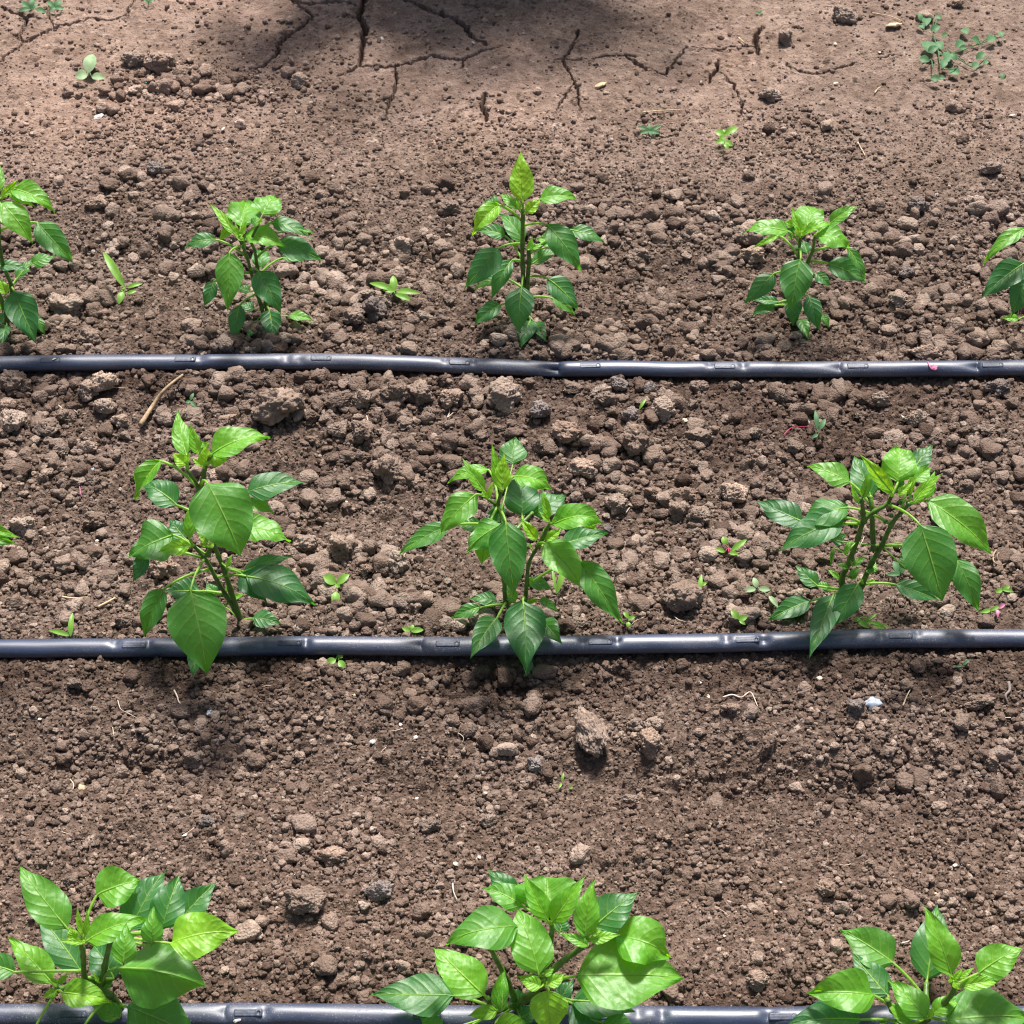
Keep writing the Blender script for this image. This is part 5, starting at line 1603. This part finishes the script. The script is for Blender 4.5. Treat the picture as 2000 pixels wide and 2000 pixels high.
# ---------------------------------------------------------------- litter
def thread(name, label, pts, r, mat, cat, group=None, lift=0.003):
    P = []
    for x, y in pts:
        g = at(x, y, 0.003); g = at(x, y, zat(g.x, g.y) + lift); P.append(g)
    sm = catmull(P, 5)
    n = len(sm)
    tv, tf = tube(sm, [r * (1 - 0.55 * i / n) for i in range(n)], 6)
    o = link_mesh(name, mesh_py(name, tv, tf), mat)
    tag(o, label, cat, group)
    return o
thread('dry_twig', 'dry brown twig leaning above the middle left plant', [(274, 830), (300, 790), (325, 758), (357, 732)], 0.0030, M_TWIG, 'twig', lift=0.008)
thread('dry_root', 'forked pale root lying on a clod at the left under the far tape', [(112, 790), (128, 802), (140, 798), (152, 806), (168, 808)], 0.0008, M_ROOT, 'root')
thread('dry_root', 'pale root thread running beside a dark clod below the far tape', [(716, 812), (722, 832), (730, 850)], 0.0007, M_ROOT, 'root')
thread('dry_root', 'short curled root right of the round clods below the far tape', [(876, 790), (878, 805), (874, 815), (885, 806)], 0.0008, M_ROOT, 'root')
thread('dry_root', 'thin root thread next to the round dark clod of the middle bed', [(1222, 1002), (1232, 990), (1250, 984), (1258, 976)], 0.0006, M_ROOT, 'root')
thread('dry_twig', 'thin straight twig lying right of the middle right plant top', [(1855, 908), (1885, 900), (1912, 892), (1946, 878)], 0.0010, M_TWIG, 'twig')
thread('dry_root', 'forked dry root beside the pale flat stone in the front bed', [(1412, 1362), (1430, 1357), (1448, 1362), (1466, 1352), (1480, 1380)], 0.0010, M_ROOT, 'root')
thread('dry_root', 'branched pale root below the middle left plant', [(340, 1348), (346, 1360), (350, 1372), (362, 1380), (368, 1390)], 0.0009, M_ROOT, 'root')
thread('dry_root', 'fine curved root in the front bed at left', [(230, 1368), (236, 1385), (252, 1394), (278, 1408)], 0.0005, M_ROOT, 'root')
thread('dry_root', 'fine looped root in the front bed near the centre', [(875, 1432), (892, 1431), (905, 1440), (902, 1450), (892, 1449)], 0.0005, M_ROOT, 'root')
thread('dry_root', 'white root standing behind the near centre plant', [(884, 1725), (886, 1742), (893, 1758)], 0.0007, M_WHITE, 'root')
thread('dry_root', 'pale curled root near the right edge of the front bed', [(1970, 1332), (1972, 1348), (1964, 1358), (1968, 1372)], 0.0018, M_GREYSTONE, 'root')
thread('dry_root', 'pale root between the leaves of the near right plant', [(1762, 1842), (1775, 1838), (1785, 1830)], 0.0007, M_WHITE, 'root')
thread('dry_straw', 'pale straw lying flat left of the middle left plant', [(115, 1164), (140, 1168), (172, 1166)], 0.0011, M_STRAW, 'straw')
thread('dry_straw', 'pale flat stalk piece left of the lower left leaf of the middle left plant', [(192, 1186), (208, 1177), (224, 1168)], 0.0016, M_STRAW, 'straw')
thread('dry_straw', 'thin straw on the trodden soil left of the bright seedling', [(1250, 220), (1290, 216), (1332, 214)], 0.0010, M_STRAW, 'straw')
thread('dry_straw', 'short straw on the trodden soil right of the bright seedling', [(1675, 278), (1682, 290), (1690, 304)], 0.0012, M_STRAW, 'straw')
thread('dry_straw', 'thin twig beside the creeping weed', [(1703, 25), (1740, 32), (1770, 45)], 0.0008, M_STRAW, 'straw')
thread('dry_straw', 'short pale straw near a crack at top right', [(1443, 74), (1455, 84), (1468, 90)], 0.0012, M_STRAW, 'straw')
thread('dry_straw', 'small pale straw on the crust right of centre', [(1708, 182), (1715, 173), (1720, 170)], 0.0012, M_STRAW, 'straw')
thread('dry_twig', 'short pale stick leaning on a round clod under the far tape', [(758, 800), (768, 790), (777, 783)], 0.0018, M_ROOT, 'stick', lift=0.006)
thread('dry_straw', 'straw standing in the front bed right of the crumpled film', [(1764, 1378), (1770, 1362), (1778, 1346)], 0.0009, M_STRAW, 'straw')
thread('dry_straw', 'small upright straw piece in the front bed at left', [(224, 1446), (222, 1434), (220, 1420)], 0.0010, M_STRAW, 'straw')
thread('dry_tendril', 'dry curled tendril right of the middle right plant', [(1946, 1078 - 4), (1940, 1085), (1942, 1098), (1955, 1104), (1966, 1098), (1966, 1084), (1955, 1078), (1948, 1084), (1950, 1094), (1960, 1094)], 0.0010, M_TWIG, 'tendril', lift=0.006)
thread('red_stem', 'thin red stem lying left of the small seedling in the damp soil', [(1530, 850), (1545, 836), (1562, 834), (1585, 832)], 0.0006, M_REDSTEM, 'stem')
thread('red_stem', 'short bright pink root tip at the left of the middle bed', [(155, 942), (156, 955), (159, 970)], 0.0009, M_PINK, 'root')
thread('red_stem', 'thin magenta stem left of the near left plant', [(60, 1790), (64, 1776), (68, 1766)], 0.0008, M_REDSTEM, 'stem')
thread('withered_stem', 'withered pink stem draped over the far tape at right', [(1812, 707), (1816, 716), (1822, 722)], 0.0009, M_PINK, 'stem', lift=0.018)

def chip(label, px, py, w, h, mat, cat='chip', name='chip', group=None, seed=0, th=0.25, lift=0.001):
    """a small irregular flake lying on the soil"""
    r = random.Random(int(px * 3 + py))
    g = at(px, py, 0.003); zz = zat(g.x, g.y); g = at(px, py, zz + lift)
    sc = scale_at(g)
    bm = bmesh.new(); bmesh.ops.create_icosphere(bm, subdivisions=3, radius=1)
    off = Vector((r.uniform(0, 40), r.uniform(0, 40), 0))
    for v in bm.verts:
        d = 1 + 0.45 * mnoise.noise(v.co * 1.5 + off) + 0.15 * mnoise.noise(v.co * 4 + off)
        v.co = Vector((v.co.x * w / sc / 2 * d, v.co.y * h / sc / 2 * 1.3 * d, v.co.z * min(w, h) / sc * th * d))
    me = bpy.data.meshes.new(name); bm.to_mesh(me); bm.free()
    me.polygons.foreach_set('use_smooth', [True] * len(me.polygons))
    o = link_mesh(name, me, mat); o.location = g + Vector((0, 0, 0.001))
    o.rotation_euler = (r.uniform(-.4, .4), r.uniform(-.4, .4), r.uniform(-.6, .6))
    tag(o, label, cat, group)
    return o
chip('turquoise plastic scrap at the top left', 283, 162, 22, 8, M_TURQ, 'plastic scrap', 'plastic_scrap')
chip('white flat chip on the trodden soil at left', 191, 230, 24, 10, M_WHITE)
chip('crumpled silvery film scrap in the front bed at right', 1703, 1376, 34, 22, M_FOIL, 'film scrap', 'film_scrap', th=.4)
chip('pale papery husk between the middle left and centre plants', 672, 980, 26, 30, M_ROOT, 'husk', 'dry_husk', th=.35)
chip('white upper tip of the papery husk', 664, 978, 14, 12, M_WHITE, 'husk', 'dry_husk', th=.3, lift=.006)
chip('small silvery flake left of the middle left plant', 186, 922, 12, 18, M_FOIL, 'flake', 'flake')
chip('cream flake below right of the middle centre plant', 1315, 1085, 16, 12, M_WHITE, 'flake', 'flake')
chip('pale yellow leaf fragment at the top right of the cracked crust', 1172, 168, 26, 12, M_STRAW, 'leaf fragment', 'leaf_fragment')
chip('orange dry leaf scrap beside the creeping weed', 1745, 50, 30, 16, M_STRAW, 'leaf scrap', 'leaf_scrap')
chip('white petal chip in the front bed left of centre', 728, 1450, 12, 7, M_WHITE, 'flake', 'flake')
chip('orange brown seed husk in the front bed at left', 160, 1540, 14, 10, M_STRAW, 'husk', 'seed_husk')
chip('white dropping spot on the near tape at left', 465, 1988, 17, 19, M_WHITE, 'dropping', 'bird_dropping', lift=.017, th=.08)
chip('small white drop on the far tape near the left edge', 105, 702, 9, 8, M_WHITE, 'dropping', 'bird_dropping', lift=.017, th=.1)
chip('pink flower scrap with the withered stem on the far tape', 1824, 719, 14, 9, M_PINK, 'flower scrap', 'flower_scrap', lift=.018)
chip('bluish pebble in the front bed below the middle left plant', 410, 1394, 10, 12, M_FOIL, 'pebble', 'pebble', th=.6)
rr = random.Random(99)
for i in range(46):
    px, py = rr.uniform(20, 1980), rr.choice([rr.uniform(20, 380), rr.uniform(740, 1230), rr.uniform(1290, 1900), rr.uniform(1290, 1900)])
    m_ = rr.choice([M_STRAW, M_ROOT, M_ROOT, M_WHITE])
    chip('tiny pale flake of plant litter or grit in the soil', px, py, rr.uniform(6, 13), rr.uniform(4, 7), m_, 'flake', 'flake', 'tiny pale flakes in the soil')
for i in range(34):
    px, py = rr.uniform(20, 1980), rr.choice([rr.uniform(20, 380), rr.uniform(740, 1230), rr.uniform(1290, 1900), rr.uniform(1290, 1900)])
    q = rr.uniform(0, 3.14); l = rr.uniform(9, 22)
    thread('dry_root', 'fine pale thread of dry root or straw in the soil', [(px, py), (px + l * math.cos(q) + rr.uniform(-4, 4), py + l * .6 * math.sin(q)), (px + 2 * l * math.cos(q), py + 1.2 * l * math.sin(q) + rr.uniform(-5, 5))],
           rr.uniform(0.0003, 0.0006), rr.choice([M_ROOT, M_STRAW, M_TWIG]), 'root', 'fine dry threads in the soil', lift=0.002)

# ---------------------------------------------------------------- unseen bush added beyond the top edge to cast shade on the crust
def shade_bush():
    g = Vector((-0.05, 2.72, 0))
    root = empty('added_shade_bush', g)
    tag(root, 'unseen leafy bush added beyond the top edge to shade the cracked crust', 'bush')
    V, F, AGE = [], [], []
    r = random.Random(5)
    stems_V, stems_F = [], []
    for k in range(16):
        q = r.uniform(0, 6.28); top = g + Vector((0.33 * math.cos(q) * r.uniform(.2, 1.2), 0.05 * math.sin(q), r.uniform(0.35, 0.72)))
        sm = catmull([g, g.lerp(top, .5) + Vector((0, 0, .04)), top], 6)
        tv, tf = tube(sm, [0.004 * (1 - .6 * i / len(sm)) for i in range(len(sm))], 7)
        nb = len(stems_V); stems_V += tv; stems_F += [tuple(x + nb for x in f) for f in tf]
        for j in range(17):
            p = sm[r.randrange(4, len(sm))] + Vector((r.gauss(0, .03), r.gauss(0, .02), r.gauss(0, .02)))
            dq = r.uniform(0, 6.28)
            blade(V, F, p, p + Vector((math.cos(dq) * .075, math.sin(dq) * .06, r.uniform(-.04, .03))), 0.045)
    link_mesh('stem', mesh_py('stem', stems_V, stems_F), M_STEM, root)
    link_mesh('foliage', mesh_py('foliage', V, F), M_WEED, root)
shade_bush()
